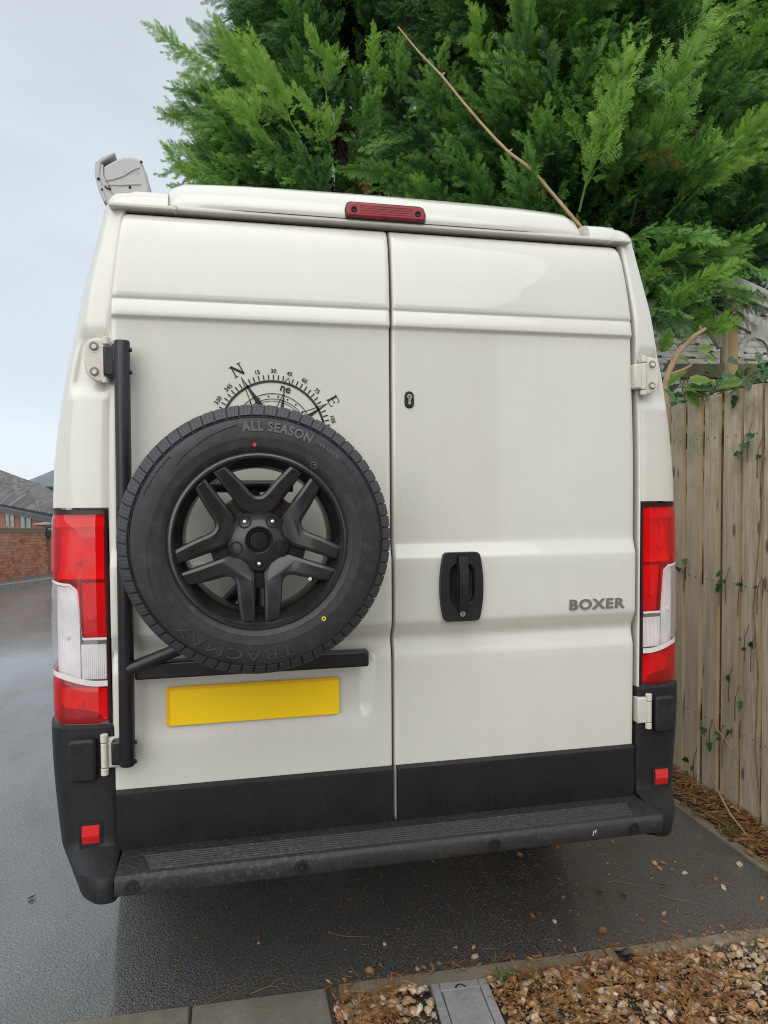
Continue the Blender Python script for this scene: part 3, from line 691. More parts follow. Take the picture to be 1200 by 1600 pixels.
# --- roof
mb = MB(); mb.box((-.79, .026, 2.338), (.798, .09, 2.3505)); mb.build('rain_gutter', 'trim', van, True, .004, 2)
for x in (-.62, .72):
    mb = MB(); mb.box((x, .0205, 2.3365), (x+.012, .08, 2.352)); mb.build('gutter_joint', 'trim', van, True, .002, 1)
RP = [(-.004, 2.338), (-.007, 2.348), (-.004, 2.360), (.006, 2.385), (.018, 2.404), (.034, 2.420), (.06, 2.4365), (.10, 2.452), (.16, 2.467), (.26, 2.478), (.5, 2.487), (1.2, 2.492), (4.0, 2.48), (4.45, 2.40)]
def roof(i, j):
    t = [-1, -.992, -.975, -.95, -.9, -.8, -.65, -.5, -.35, -.2, 0, .2, .35, .5, .65, .8, .9, .95, .975, .992, 1][i]
    y, z = RP[j]; hw = .648; x = -.002+t*hw
    base = 2.338+min(.05, max(0, y)*.12); dome = (1-.10*abs(t)**2)
    ed = sqrt(max(0, 1-((abs(t)-.9)/.1)**2)) if abs(t) > .9 else 1
    fr = .45+.55*ed if y > .02 else ed*.5+.5
    h = (z-base)*dome*(.25+.75*ed) if z > base else z-base
    return (x*1.012, y+.028+.035*max(0, abs(t)-.55)**2*3+(.05*(1-ed)), base+h+.012)
mb = MB(); mb.grid(21, len(RP), roof); mb.build('roof_panel', 'paint', van, True, ang=60)
for s in (-1, 1):
    path = [(.645, .034), (.69, .032), (.735, .033)]+[tuple(P2(2.342, u)) for u in (2, 2.6, 3.3, 4, 4.4, 4.8, 5.1, 5.4, 5.7, 6, 6.4, 7, 8, 9)]+[(.815, 2), (.805, 4.3)]
    offs = [(.0, 2.342), (.001, 2.352), (.005, 2.367), (.012, 2.381), (.024, 2.393), (.042, 2.401), (.075, 2.405), (.13, 2.402), (.16, 2.37)]
    def rl(i, j):
        a, b = path[max(i-1, 0)], path[min(i+1, len(path)-1)]; tx, ty = b[0]-a[0], b[1]-a[1]; l = hypot(tx, ty); d, z = offs[j]
        px_, py_ = path[i]; qx, qy = (px_, py_+.16) if i <= 2 else (max(.67, px_-.16), max(py_, .20)); x, y = lerp(px_, qx, d/.16), lerp(py_, qy, d/.16)
        return (XC+s*x, y, z)
    mb = MB(); mb.grid(len(path), len(offs), rl, s < 0)
    a = [rl(0, j) for j in range(len(offs))]; mb.add(a, [tuple(range(len(offs)))[::s]])
    mb.build('roof_rail', 'paint', van, True, ang=50)
    mb = MB(); mb.box((XC+s*.655-.012, .05, 2.353), (XC+s*.655+.012, 4.2, 2.365)); mb.build('roof_channel', 'trim', van)
# high brake light
tl = [(-.128, 2.341), (-.120, 2.3385), (.098, 2.3385), (.107, 2.342), (.109, 2.362), (.102, 2.379), (.090, 2.3835), (-.113, 2.3835), (-.124, 2.380), (-.130, 2.362)]
mb = MB(); mb.prism([(x*1.03, (z-2.361)*1.12+2.373) for x, z in tl], .018, .06); hb = mb.build('brake_light', 'bezel', van, True, .003, 2)
mb = MB(); mb.prism([(x*1.01, (z-2.361)*.92+2.373) for x, z in tl], .011, .03); mb.build('brake_lens', 'redbar', hb, True, .006, 3)
for x in (-.107, .085):
    mb = MB(); mb.lathe([(0, .0), (.0045, -.001), (.006, -.0025), (.0085, -.0025), (.0095, .0)], 18, (x, .0112, 2.372)); mb.build('screw', 'seal', hb, True)
for z in (2.352, 2.359, 2.366, 2.373):
    mb = MB(); mb.box((-.09, .0098, z+.012), (.07, .0115, z+.0138)); mb.build('lens_rib', 'redbar', hb)
# awning along the left roof edge
aw = tag(link('awning', None, van, Matrix.Translation((-.79, .35, 2.5))), 'grey roof awning case with moulded end cap')
main = [(-.853, 2.580), (-.815, 2.604), (-.79, 2.6155), (-.765, 2.6185), (-.745, 2.613), (-.733, 2.598), (-.722, 2.57), (-.712, 2.53), (-.706, 2.47), (-.82, 2.46), (-.838, 2.512), (-.847, 2.53), (-.855, 2.55)]
mb = MB(); mb.prism(main, .352, 3.6); mb.build('case', 'awning', aw, True, .008, 3)
mb = MB(); mb.prism([((x+.78)*.93-.78, (z-2.54)*.93+2.54) for x, z in main], .344, .36); mb.build('end_cap', 'awning', aw, True, .006, 3)
mb = MB(); mb.prism([(-.852, 2.584), (-.868, 2.585), (-.870, 2.55), (-.848, 2.466), (-.815, 2.466), (-.836, 2.515), (-.852, 2.55)], .350, 3.5); mb.build('case_side', 'awning', aw)
cov = [(-.815, 2.6225), (-.822, 2.613), (-.858, 2.589), (-.8635, 2.55), (-.857, 2.52), (-.843, 2.47), (-.852, 2.466), (-.866, 2.50), (-.8775, 2.545), (-.876, 2.587), (-.856, 2.605), (-.824, 2.6225)]
mb = MB(); mb.prism(cov, .346, 3.6); mb.build('front_cover', 'awning', aw, True, .003, 2)
mb = MB(); mb.tube([(-.843, .344, 2.534), (-.825, .343, 2.537), (-.79, .343, 2.552), (-.765, .343, 2.571), (-.742, .343, 2.582)], .0032, 8); mb.build('moulding', 'awning', aw, True)
mb = MB(); mb.tube([(-.84, .344, 2.520), (-.80, .343, 2.522), (-.738, .343, 2.530)], .003, 8); mb.build('moulding', 'awning', aw, True)
for x, z, r in ((-.772, 2.5165, .0045), (-.866, 2.536, .0045), (-.8565, 2.504, .003), (-.736, 2.600, .004)):
    mb = MB(); mb.lathe([(0, -.002), (r, -.002), (r, .004)], 12, (x, .345, z)); mb.build('screw', 'seal', aw)
mb = MB(); mb.tube([(-.848, .3465, 2.516), (-.84, .3465, 2.509), (-.824, .3465, 2.508), (-.82, .3465, 2.504), (-.80, .3465, 2.508)], .0022, 6); mb.build('seam', 'seal', aw)
T_fia.materials.append(M['awning']); link('maker_name', T_fia, aw)
mb = MB(); mb.prism(rrect(.76, 2.49, 1.0, 2.53, .015), .95, 1.35); tag(mb.build('rooflight', 'trim', van, True, .03, 4, mx=Matrix.Translation((-.1, 0, .012))))
# --- spare wheel carrier bolted to the left door hinges
car = tag(link('wheel_carrier', None, van, Matrix.Translation((-.75, -.05, 1))), 'black tubular steel carrier behind the spare wheel')
PX = lambda z: lerp(-.757, -.750, (z-.8)/1.15)
mb = MB(); mb.tube([(PX(.806), -.05, .806), (PX(.81), -.05, .81), (PX(1.95), -.05, 1.95), (PX(1.955), -.05, 1.9555)], [.0185, .0205, .0205, .019], 20); mb.build('post', 'steel', car, True, ang=50)
for z in (1.932, 1.872, .868, .815):
    mb = MB(); mb.lathe([(0, -.006), (.005, -.005), (.0065, 0)], 10); mb.build('bolt', 'steel', car, True, mx=Matrix.Translation((PX(z)+.0200, -.05, z)) @ Matrix.Rotation(pi/2, 4, 'Z'))
for z0, z1 in ((1.862, 1.945), (.805, .872)):
    mb = MB(); mb.box((-.800, -.046, z0), (-.748, -.010, z1)); mb.build('clamp', 'steel', car, True, .006, 2)
    mb = MB(); mb.box((-.776, -.055, z0-.004), (-.748, -.006, z1+.004)); mb.build('clamp', 'steel', car, True, .006, 2)
mb = MB(); mb.tube([(-.75, -.05, 1.565), (-.62, -.046, 1.565), (-.30, -.046, 1.565)], .017, 14); mb.build('cross_tube', 'steel', car, True, ang=50)
mb = MB(); mb.tube([(-.75, -.055, 1.070), (-.60, -.052, 1.125), (-.43, -.050, 1.30)], .0185, 16); mb.build('strut', 'steel', car, True, ang=50)
mb = MB(); mb.tube([(-.405, -.046, 1.565), (-.405, -.046, 1.33), (-.405, -.046, 1.07)], .015, 12); mb.build('upright_tube', 'steel', car, True, ang=50)
mb = MB(); mb.box((-.735, -.045, 1.036), (-.083, -.006, 1.083)); mb.build('lower_bar', 'steel', car, True, .006, 2)
mb = MB(); mb.lathe([(0, -.15), (.045, -.15), (.045, -.012), (.065, -.012), (.070, .02), (0, .02)], 28, (WC[0], -.05, WC[1])); mb.build('hub_plate', 'steel', car, True, .002, 1)
# ------------------------------------------------------------------ spare wheel
sw = thing('spare_wheel', (WC[0], WY, WC[1]), 'spare wheel with black five-spoke rim mounted on the left rear door', 'spare wheel')
O = (WC[0], WY, WC[1])
half = [(.206, -.080), (.214, -.0925), (.2225, -.0965), (.2255, -.0945), (.228, -.0985), (.240, -.1035), (.2405, -.1020), (.262, -.1055), (.2625, -.1045), (.290, -.1042), (.304, -.1005), (.3105, -.0985), (.3120, -.0960), (.3135, -.0975), (.3155, -.0945), (.317, -.090), (.331, -.080), (.341, -.066), (.3465, -.045), (.348, -.02)]
mb = MB(); mb.lathe(half+[(r, -y*.8) for r, y in half[::-1]], 96, O); ty = mb.build('tyre', 'rubber', sw, True, ang=40)
tag(ty, 'black tyre with raised lettering and shoulder tread')
# one shoulder block in three slices, shared by all
NB = 66; blk = MB(); st = 2*pi/NB
bp_ = [(.3165, -.0915), (.319, -.0955), (.333, -.0845), (.3445, -.0685), (.3500, -.046), (.3515, -.016)]
for q in range(3):
    a0 = -st*.46+q*st*.29; a1 = a0+st*.272
    def bf(i, j):
        r, y = bp_[j]; sh = st*.30*((j/5)**1.3); t = (a0, a1)[min(1, max(0, i-1))] if 0 < i < 3 else ((a0 if i == 0 else a1)); rr = r if 0 < i < 3 else r-.012
        return (rr*sin(t+sh), y+(.004 if i in (0, 3) else 0), rr*cos(t+sh))
    blk.grid(4, 6, bf)
bme = blk.mesh('tread_block', 'tread', True, 30)
for k in range(NB): link('tread_block', bme, ty, Matrix.Translation(O) @ Matrix.Rotation(st*k, 4, 'Y'))
rib = MB(); rib.lathe([(.346, -.012), (.351, -.010), (.351, .010), (.346, .012)], 96, O); rib.build('tread_rib', 'tread', ty, True)
rib = MB(); rib.lathe([(.346, .022), (.3505, .03), (.349, .05), (.34, .07), (.318, .092)], 96, O); rib.build('tread_rib', 'tread', ty, True)
for me, nm in ((T_all, 'lettering'), (T_van, 'lettering'), (T_trac, 'lettering')):
    me.materials.append(M['letterdark' if me is T_trac else 'letter']); link(nm, me, ty)
def tpol(r, deg): t = radians(deg); return (WC[0]+r*sin(t), WC[1]+r*cos(t))
mb = MB(); c = tpol(.243, -2); mb.lathe([(0, -.0006), (.0047, -.0006), (.005, .003)], 16, (c[0], WY-.1045, c[1])); mb.build('paint_dot', 'reddot', ty)
c = tpol(.258, 141.5); mb = MB(); mb.lathe([(.0028, -.0006), (.0058, -.0006), (.006, .003)], 16, (c[0], WY-.1052, c[1])); mb.build('paint_dot', 'yeldot', ty)
c = tpol(.237, 36); mb = MB(); mb.lathe([(.007, -.001), (.0085, -.001), (.0085, .003)], 20, (c[0], WY-.1035, c[1])); mb.box((c[0]-.003, WY-.1045, c[1]-.001), (c[0]+.004, WY-.1025, c[1]+.002)); mb.build('emblem', 'letter', ty)
def hatch(d0, d1, n):                                  # rows of moulded parallelograms on the sidewall
    for k in range(n):
        a = lerp(d0, d1, k/n); b = a+(d1-d0)/n*.82; mb = MB()
        for (p, q) in (((.286, a), (.301, a+2)), ((.301, a+2), (.301, b+2)), ((.301, b+2), (.286, b)), ((.286, b), (.286, a))):
            p2, q2 = tpol(*p), tpol(*q); mb.tube([(p2[0], WY-.1025, p2[1]), (q2[0], WY-.1020, q2[1])], .0011, 5)
        mb.build('sidewall_mould', 'rubber', ty, True)
hatch(-68, -46, 4); hatch(110, 128, 4)
for d0, d1, r0, r1 in ((-46, -10, .276, .296), (46, 98, .294, .272), (-130, -80, .292, .262)):
    mb = MB(); mb.tube([(*[tpol(lerp(r0, r1, k/14), lerp(d0, d1, k/14))[0]], WY-.1040, tpol(lerp(r0, r1, k/14), lerp(d0, d1, k/14))[1]) for k in range(15)], .0016, 5); mb.build('sidewall_mould', 'rubber', ty, True)
for k in range(26):                                    # fine moulded print near the bead
    a = lerp(166, 214, k/26)+(8 if k > 12 else 0); p = tpol(.2365+.004*(k % 2), a); 
mb = MB(); mb.lathe([(.222, -.090), (.2215, -.0975), (.2170, -.0995), (.211, -.0985), (.2065, -.092), (.2035, -.078), (.195, -.066), (.190, -.04), (.187, .0), (.187, .035), (.193, .06), (.205, .072), (.208, .068)], 72, O)
rim = mb.build('rim', 'rimgloss', sw, True, ang=40)
# five double spokes: each is a V with its point at the hub
def V2(r, d): t = radians(d); return Vector((r*sin(t), r*cos(t)))
def polyline(pts): return pts
vout = [(.207, -32.9), (.2125, -31.6), (.2125, -24.0), (.206, -22.5), (.16, -15.8), (.125, -8.2), (.117, -4), (.115, 0)]
vin = [(.16, -32.0), (.104, -29.8), (.084, -28.5), (.074, -23), (.062, -15), (.052, -8), (.050, 0)]
outl = vout+[(r, -d) for r, d in vout[-2::-1]]
outl = outl+[(r, -d) for r, d in vin[:-1]]+[(vin[-1][0], 0)]+[(r, d) for r, d in vin[-2::-1]]
def yface(r): return -.0905+.020*(1-sstep(.06, .21, r))**1.2+.010*sstep(.0, .05, .11-r)
spk = MB(); pts = [V2(r, d) for r, d in outl]
def sides(mbx, ptsA, dyA, ptsB, dyB):
    n = len(ptsA); vs = [(p.x, yface(p.length)+dyA, p.y) for p in ptsA]+[(p.x, yface(p.length)+dyB, p.y) for p in ptsB]
    mbx.add(vs, [(i, (i+1) % n, n+(i+1) % n, n+i) for i in range(n)])
def inset(pts, d):
    n = len(pts); o = []
    for i in range(n):
        a, b, c = pts[i-1], pts[i], pts[(i+1) % n]; e1 = (b-a).normalized(); e2 = (c-b).normalized()
        n1 = Vector((e1.y, -e1.x)); n2 = Vector((e2.y, -e2.x)); m = (n1+n2); m = m.normalized() if m.length > 1e-6 else n1
        k = max(.5, m.dot(n1)); o.append(b+m*(d/k))
    return o
area = sum(pts[i].x*pts[(i+1) % len(pts)].y-pts[(i+1) % len(pts)].x*pts[i].y for i in range(len(pts)))
if area > 0: pts = pts[::-1]
i1, i2 = inset(pts, .0022), inset(pts, .0095)
sides(spk, pts, .030, pts, .004); sides(spk, pts, .004, i1, .0008); sides(spk, i1, .0008, i2, -.0035)
tess = mathutils.geometry.tessellate_polygon([[Vector((p.x, p.y, 0)) for p in i2]])
spk.add([(p.x, yface(p.length)-.0035, p.y) for p in i2], [tuple(t) for t in tess])
sme = spk.mesh('spoke', 'rim', True, 28, True)
for k in range(5): link('spoke', sme, rim, Matrix.Translation(O) @ Matrix.Rotation(radians(72*k), 4, 'Y'))
mb = MB(); mb.lathe([(.024, -.060), (.034, -.070), (.038, -.070), (.046, -.0655), (.078, -.0645), (.088, -.052), (.088, -.03), (.06, .0), (0, .0)], 60, O); mb.build('hub', 'rim', rim, True, ang=40)
for k in range(5):                                     # webs between neighbouring spokes, low down
    a = 36+72*k; mb = MB(); q = [V2(.075, a-10), V2(.125, a-6.5), V2(.125, a+6.5), V2(.075, a+10)]
    mb.prism([(WC[0]+p.x, WC[1]+p.y) for p in q], WY-.056, WY-.03); mb.build('web', 'rim', rim, True, .003, 2)
mb = MB(); mb.lathe([(0, -.066), (.018, -.0655), (.023, -.0655), (.0245, -.063), (.0265, -.0675), (.0285, -.0675), (.030, -.062)], 36, O); mb.build('centre_cap', 'rim', rim, True, ang=30)
for k in range(5):
    a = 36+72*k; p = V2(.060, a); c = (O[0]+p.x, O[1], O[2]+p.y)
    mb = MB(); mb.lathe([(.0175, -.0655), (.0165, -.0685), (.0135, -.0685), (.0125, -.062), (.0115, -.056), (0, -.056)], 24, c); mb.build('bolt_seat', 'seal' if k in (0, 2, 4) else 'rim', rim, True, ang=30)
    if k in (0, 2, 4): mb = MB(); mb.lathe([(0, -.0715), (.0045, -.070), (.0065, -.066), (.0068, -.056)], 6, c); mb.build('lug_nut', 'nut', rim, True, ang=25)
    else: mb = MB(); mb.lathe([(0, -.064), (.0065, -.0635), (.0075, -.058)], 12, c); mb.build('bolt_cover', 'rim', rim, True, ang=25)
c = tpol(.176, 128); c2 = tpol(.166, 128); mb = MB(); mb.tube([(c[0], WY-.045, c[1]), (c2[0], WY-.075, c2[1])], .0042, 10); v = mb.build('valve', 'rubber', rim, True)
mb = MB(); mb.tube([(c2[0], WY-.075, c2[1]), (tpol(.163, 128)[0], WY-.088, tpol(.163, 128)[1])], .0046, 10); mb.build('valve_cap', 'badge', rim, True)
sw.scale = (.955, .98, .955)
# ------------------------------------------------------------------ fence
def wood(name, a, b, edge=None):
    k = NM(name); gr = k.noise(9, 7, .62, (3, 3, .28)); fine = k.noise(60, 4, .6, (3, 3, .12)); rn = k.rnd()
    c = k.ramp(gr, [(.3, a), (.68, b)]); c = k.mix(k.ramp(fine, [(.42, 0.), (.72, .65)]), c, tuple(x*.42 for x in a))
    c = k.mix(k.ramp(rn, [(0., 0.), (1., .6)]), c, tuple(x*.72 for x in b))
    kn = k.n('ShaderNodeTexVoronoi'); kn.inputs['Scale'].default_value = 1.; mp = k.n('ShaderNodeMapping'); mp.inputs['Scale'].default_value = (9, 9, 3.2)
    k.l(k.n('ShaderNodeNewGeometry').outputs['Position'], mp.inputs[0]); k.l(mp.outputs[0], kn.inputs['Vector'])
    c = k.mix(k.ramp(kn.outputs['Distance'], [(.07, .75), (.13, 0.)]), c, (.06, .035, .02))
    sp = k.n('ShaderNodeSeparateXYZ'); k.l(k.n('ShaderNodeNewGeometry').outputs['Position'], sp.inputs[0])
    g = k.math('MULTIPLY', k.ramp(k.noise(7, 5, .65, None, 'World'), [(.42, 0.), (.66, .75)]), k.ramp(k.math('MULTIPLY', sp.outputs[2], .5), [(.70, .12), (1., .9)]))
    c = k.mix(g, c, (.13, .135, .045))
    if edge: 
        nn = k.n('ShaderNodeNewGeometry'); s2 = k.n('ShaderNodeSeparateXYZ'); k.l(nn.outputs['True Normal'], s2.inputs[0]); ed = k.math('ABSOLUTE', s2.outputs[1], 0); c = k.mix(k.ramp(ed, [(.6, 0.), (.8, .85)]), c, edge)
    k.l(c, k.b.inputs['Base Color']); setin(k.b, Roughness=.78); k.bump(k.math('ADD', gr, k.math('MULTIPLY', fine, .6)), .6, .005); return k.m
M['board'] = wood('fence_board', (.40, .33, .245), (.74, .635, .49), (.40, .27, .11))
M['rail'] = wood('fence_rail', (.10, .075, .05), (.18, .14, .09))
M['oldwood'] = wood('weathered_timber', (.38, .37, .35), (.62, .60, .56))
fen = thing('garden_fence', (1.87, 2.5, 0), 'upright board timber fence along the right side of the drive, ivy on it', 'fence')
y = -1.5; k_ = 0
while y < 8.0:
    wd = .112+random.uniform(-.004, .008); z0 = G(y)-.0+random.uniform(-.012, .02); z1 = 2.0+.02*(1.3-y)*.5+random.uniform(-.016, .012)+G(y)*.0
    near = -.3 < y < 2; tilt = random.uniform(-.004, .004); th = .016
    mb = MB(); n = 6; x0 = 1.85+random.uniform(-.004, .004)
    def bd(i, j):
        z = lerp(z0, z1, j/n); yy = y+(0, wd, wd, 0)[i % 4]+tilt*(z-1)+.0025*noise.noise((z*1.5, k_*3.1, i % 2)); xx = x0+(0, 0, th, th)[i % 4]+.003*noise.noise((z*1.2, k_*1.7, 2))
        return (xx, yy, z+(.004*noise.noise((k_, i, 3)) if j == n else 0))
    mb.grid(5, n+1, bd, True); mb.add([bd(i, n) for i in range(4)], [(3, 2, 1, 0)]); mb.add([bd(i, 0) for i in range(4)], [(0, 1, 2, 3)])
    bo = mb.build('board', 'board', fen, False, .0025, 1)
    if -.4 < y < 2.2:
        nl = MB()
        for zz in (.39, 1.09, 1.79):
            for dy in (.03, wd-.03):
                nl.lathe([(0, -.0035), (.0032, -.003), (.0036, .002)], 8, (0, 0, 0)); q0 = len(nl.v)-24
                nl.v[q0:] = [(x0+b_, y+dy+a_, zz+c_+random.uniform(-.01, .01)*0) for a_, b_, c_ in nl.v[q0:]]
        nl.build('nail', 'rail', bo)
    y += wd+random.uniform(.019, .03); k_ += 1
for z in (.35, 1.05, 1.75):
    mb = MB(); mb.box((1.878, -1.5, z), (1.92, 8.0, z+.08)); mb.build('rail', 'rail', fen)
    for y in []: pass
for y in (-1.4, .62, 2.6, 4.6, 6.6):
    mb = MB(); mb.box((1.925, y, -.3), (2.02, y+.095, 1.95)); mb.build('post', 'rail', fen, False, .004, 1)
# ------------------------------------------------------------------ foliage
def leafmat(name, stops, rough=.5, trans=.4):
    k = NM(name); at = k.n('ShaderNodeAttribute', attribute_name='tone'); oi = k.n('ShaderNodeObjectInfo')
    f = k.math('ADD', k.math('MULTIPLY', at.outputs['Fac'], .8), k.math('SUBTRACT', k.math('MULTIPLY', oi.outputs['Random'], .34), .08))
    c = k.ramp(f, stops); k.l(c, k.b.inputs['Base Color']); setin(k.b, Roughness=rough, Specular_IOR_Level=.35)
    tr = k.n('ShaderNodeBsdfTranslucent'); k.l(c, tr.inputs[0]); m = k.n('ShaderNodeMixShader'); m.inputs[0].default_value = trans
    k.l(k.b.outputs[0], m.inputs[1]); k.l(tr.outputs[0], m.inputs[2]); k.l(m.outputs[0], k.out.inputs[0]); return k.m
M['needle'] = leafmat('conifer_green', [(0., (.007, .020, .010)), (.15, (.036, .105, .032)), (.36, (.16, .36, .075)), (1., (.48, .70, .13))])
M['needledark'] = leafmat('conifer_inner_shade', [(0., (.004, .009, .006)), (1., (.010, .026, .013))])  # near-black green: the shade inside the crown is put into the colour
M['dead'] = leafmat('dead_spray', [(0., (.10, .045, .016)), (1., (.26, .12, .04))])
M['ivy'] = leafmat('ivy_green', [(0., (.012, .035, .014)), (.5, (.03, .08, .025)), (1., (.07, .15, .04))], .3, .15)
M['bramble'] = leafmat('bramble_green', [(0., (.04, .09, .02)), (.6, (.12, .21, .035)), (1., (.22, .26, .05))], .35, .3)
M['twig'] = simple('twig_bark', (.19, .12, .065), .75, var=.35, nscale=30, bump=.3, bscale=120)
M['bark'] = simple('conifer_bark', (.075, .05, .036), .9, var=.5, nscale=14, bump=.9, bscale=30, bdist=.02)
M['stick'] = simple('dry_stick', (.36, .24, .13), .65, var=.2, nscale=20, bump=.3, bscale=90)
class Spray:
    def __init__(s): s.v = []; s.f = []; s.t = []
    def tri(s, a, b, c, t0, t1):
        n = len(s.v); s.v += [a[:], b[:], c[:]]; s.t += [t0, t0, t1]; s.f.append((n, n+1, n+2))
    def ribbon(s, pts, w0, w1, nrm, t):
        for i in range(len(pts)-1):
            a, b = pts[i], pts[i+1]; d = (b-a).normalized(); sd_ = d.cross(nrm); sd_ = sd_.normalized() if sd_.length > 1e-5 else Vector((0, 1, 0))
            wa, wb = lerp(w0, w1, i/(len(pts)-1))/2, lerp(w0, w1, (i+1)/(len(pts)-1))/2
            n = len(s.v); s.v += [(a+sd_*wa)[:], (a-sd_*wa)[:], (b-sd_*wb)[:], (b+sd_*wb)[:]]; s.t += [t]*4; s.f.append((n, n+1, n+2, n+3))
    def mesh(s, name, mat):
        me = bpy.data.meshes.new(name); me.from_pydata(s.v, [], s.f); a = me.attributes.new('tone', 'FLOAT', 'POINT'); a.data.foreach_set('value', s.t); me.materials.append(M[mat]); return me
def make_spray(seed, plume=0., droop=.25, gap=.030, sub=.0125, leaf=True, Lb=.36, mat='needle', name='branch', tonebase=0., wid=1.):
    R = random.Random(seed); S = Spray(); X = Vector((1, 0, 0))
    ax = []; nst = 14; p = Vector((0, 0, 0)); d = Vector((1, 0, 0.10+.1*R.random())).normalized()
    for i in range(nst+1):
        ax.append(p.copy()); p += d/nst; d = (d+Vector((0, R.uniform(-.05, .05), (-droop if plume < .5 else .04)/nst*1.6))).normalized()
    def axp(t): i = min(nst-1, int(t*nst)); return ax[i].lerp(ax[i+1], t*nst-i), (ax[i+1]-ax[i]).normalized()
    st = Spray(); S.ribbon(ax, .014, .003, Vector((0, 0, 1)), 0); S.ribbon(ax, .014, .003, Vector((0, 1, 0)), 0)
    t = .10; side = 1
    while t < .985:
        o, d = axp(t); side = -side; roll = (R.gauss(0, .35) if plume < .5 else R.uniform(-1.5, 1.5))
        L = (Lb*(1-t)**.75*(.55+.45*min(1, t*4))+.035)*R.uniform(.75, 1.2); ang = radians(lerp(58, 30, t)+R.uniform(-9, 9))
        sd = Vector((0, cos(roll), sin(roll)))*side; nrm0 = d.cross(sd).normalized()*side; dd = (d*cos(ang)+sd*sin(ang)).normalized()
        pts = []; m = max(3, int(L/.05)); q = o.copy(); 
        for i in range(m+1):
            pts.append(q.copy()); q = q+dd*L/m; dd = (dd+d*.10+Vector((0, 0, (-.16 if plume < .5 else .03)))*R.uniform(.3, 1.3)).normalized()
        S.ribbon(pts, .005, .002, nrm0, .15+tonebase)
        u = .06; s2 = 1
        while u < 1:
            k = min(m-1, int(u*m)); b = pts[k].lerp(pts[k+1], u*m-k); db = (pts[k+1]-pts[k]).normalized(); s2 = -s2
            sv = db.cross(nrm0).normalized()*s2; l2 = (.085*(1-u)**.6*min(1, L/.2)+.016)*R.uniform(.7, 1.25); a2 = radians(R.uniform(30, 48))
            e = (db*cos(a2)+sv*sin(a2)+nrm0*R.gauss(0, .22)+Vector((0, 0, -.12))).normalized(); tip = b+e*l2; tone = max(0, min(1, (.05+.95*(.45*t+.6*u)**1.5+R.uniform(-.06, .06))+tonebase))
            wv = e.cross(nrm0).normalized()
            if leaf:
                hw = .0023*wid; S.tri(b+wv*hw, b-wv*hw, tip, tone*.8, tone)
                x = .006
                while x < l2-.004:
                    for s3 in (-1, 1):
                        bb = b+e*x; ll = (.020*(1-x/l2)**.5*min(1, l2/.05)+.006)*R.uniform(.7, 1.2); ev = (e*.78+wv*s3*.62+nrm0*R.gauss(0, .15)).normalized()
                        pp = e*.0030*wid; S.tri(bb-pp, bb+pp, bb+ev*ll, tone*.85, min(1, tone+.1))
                    x += .0088
            else:
                hw = l2*.16; S.tri(b+wv*hw*.3, b+e*l2*.5-wv*hw, tip, tone*.7, tone); S.tri(b-wv*hw*.3, b+e*l2*.5+wv*hw, tip, tone*.7, tone)
            u += sub/L*R.uniform(.8, 1.2)
        t += gap*R.uniform(.8, 1.2)
    return S
def bough(seed, mat='needle', name='branch', plume=False, n=9, spread=1., tb=0.):
    R = random.Random(seed); B = Spray(); subs = [make_spray(seed*7+i, 1 if (plume or i == 2) else 0, .35, gap=.036, sub=.019, wid=1.7, Lb=.34, tonebase=tb) for i in range(3)]
    ax = []; p = Vector((0, 0, 0)); d = Vector((1, 0, .18)).normalized()
    for i in range(11):
        ax.append(p.copy()); p += d*.075; d = (d+Vector((0, R.uniform(-.09, .09), R.uniform(-.10, .03)))).normalized()
    B.ribbon(ax, .016, .005, Vector((0, 0, 1)), 0); B.ribbon(ax, .016, .005, Vector((0, 1, 0)), 0)
    for k in range(n):
        t = .18+.82*k/(n-1); i = min(9, int(t*10)); o = ax[i].lerp(ax[i+1], t*10-i); d = (ax[i+1]-ax[i]).normalized(); side = 1 if k % 2 else -1
        roll = R.uniform(-.9, .9) if not plume else R.uniform(-3, 3); ang = radians(lerp(58, 24, t)+R.uniform(-12, 12)) if k < n-1 else .05
        sd = Vector((0, cos(roll), sin(roll)))*side; dd = (d*cos(ang)+sd*sin(ang)*spread+Vector((0, 0, -.10))).normalized(); L = lerp(.52, .34, t)*R.uniform(.75, 1.2)
        m = Matrix.Translation(o) @ frame_to(dd, Vector((0, 0, 1)), R.gauss(0, .55)) @ Matrix.Scale(L, 4); q = subs[R.randint(0, 2)]; n0 = len(B.v)
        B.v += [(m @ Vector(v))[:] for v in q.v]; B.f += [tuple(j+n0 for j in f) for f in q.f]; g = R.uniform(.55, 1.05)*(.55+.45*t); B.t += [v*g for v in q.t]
    return B.mesh(name, mat)
def frame_to(d, up, roll):
    x = d.normalized(); z = (up-x*up.dot(x)); z = z.normalized() if z.length > 1e-4 else x.orthogonal().normalized()
    y = z.cross(x); m = Matrix((( x.x, y.x, z.x), (x.y, y.y, z.y), (x.z, y.z, z.z))).to_4x4()
    return m @ Matrix.Rotation(roll, 4, 'X')
FL = [bough(10+i) for i in range(6)]
PL = [bough(30+i, plume=True, n=10, spread=.7) for i in range(3)]
DEADM = make_spray(50, 0, .5, gap=.06, mat='dead').mesh('branch', 'dead')
LOW = [make_spray(60+i, 0, .35, gap=.045, sub=.022, leaf=False) for i in range(3)]
def frame_to(d, up, roll):
    x = d.normalized(); z = (up-x*up.dot(x)); z = z.normalized() if z.length > 1e-4 else x.orthogonal().normalized()
    y = z.cross(x); m = Matrix((( x.x, y.x, z.x), (x.y, y.y, z.y), (x.z, y.z, z.z))).to_4x4()
    return m @ Matrix.Rotation(roll, 4, 'X')
CAMP = Vector((-.466, -2.067, 1.564))
def in_van(p): return -1.15 < p.x < 1.2 and -.3 < p.y < 5.8 and p.z < 2.72
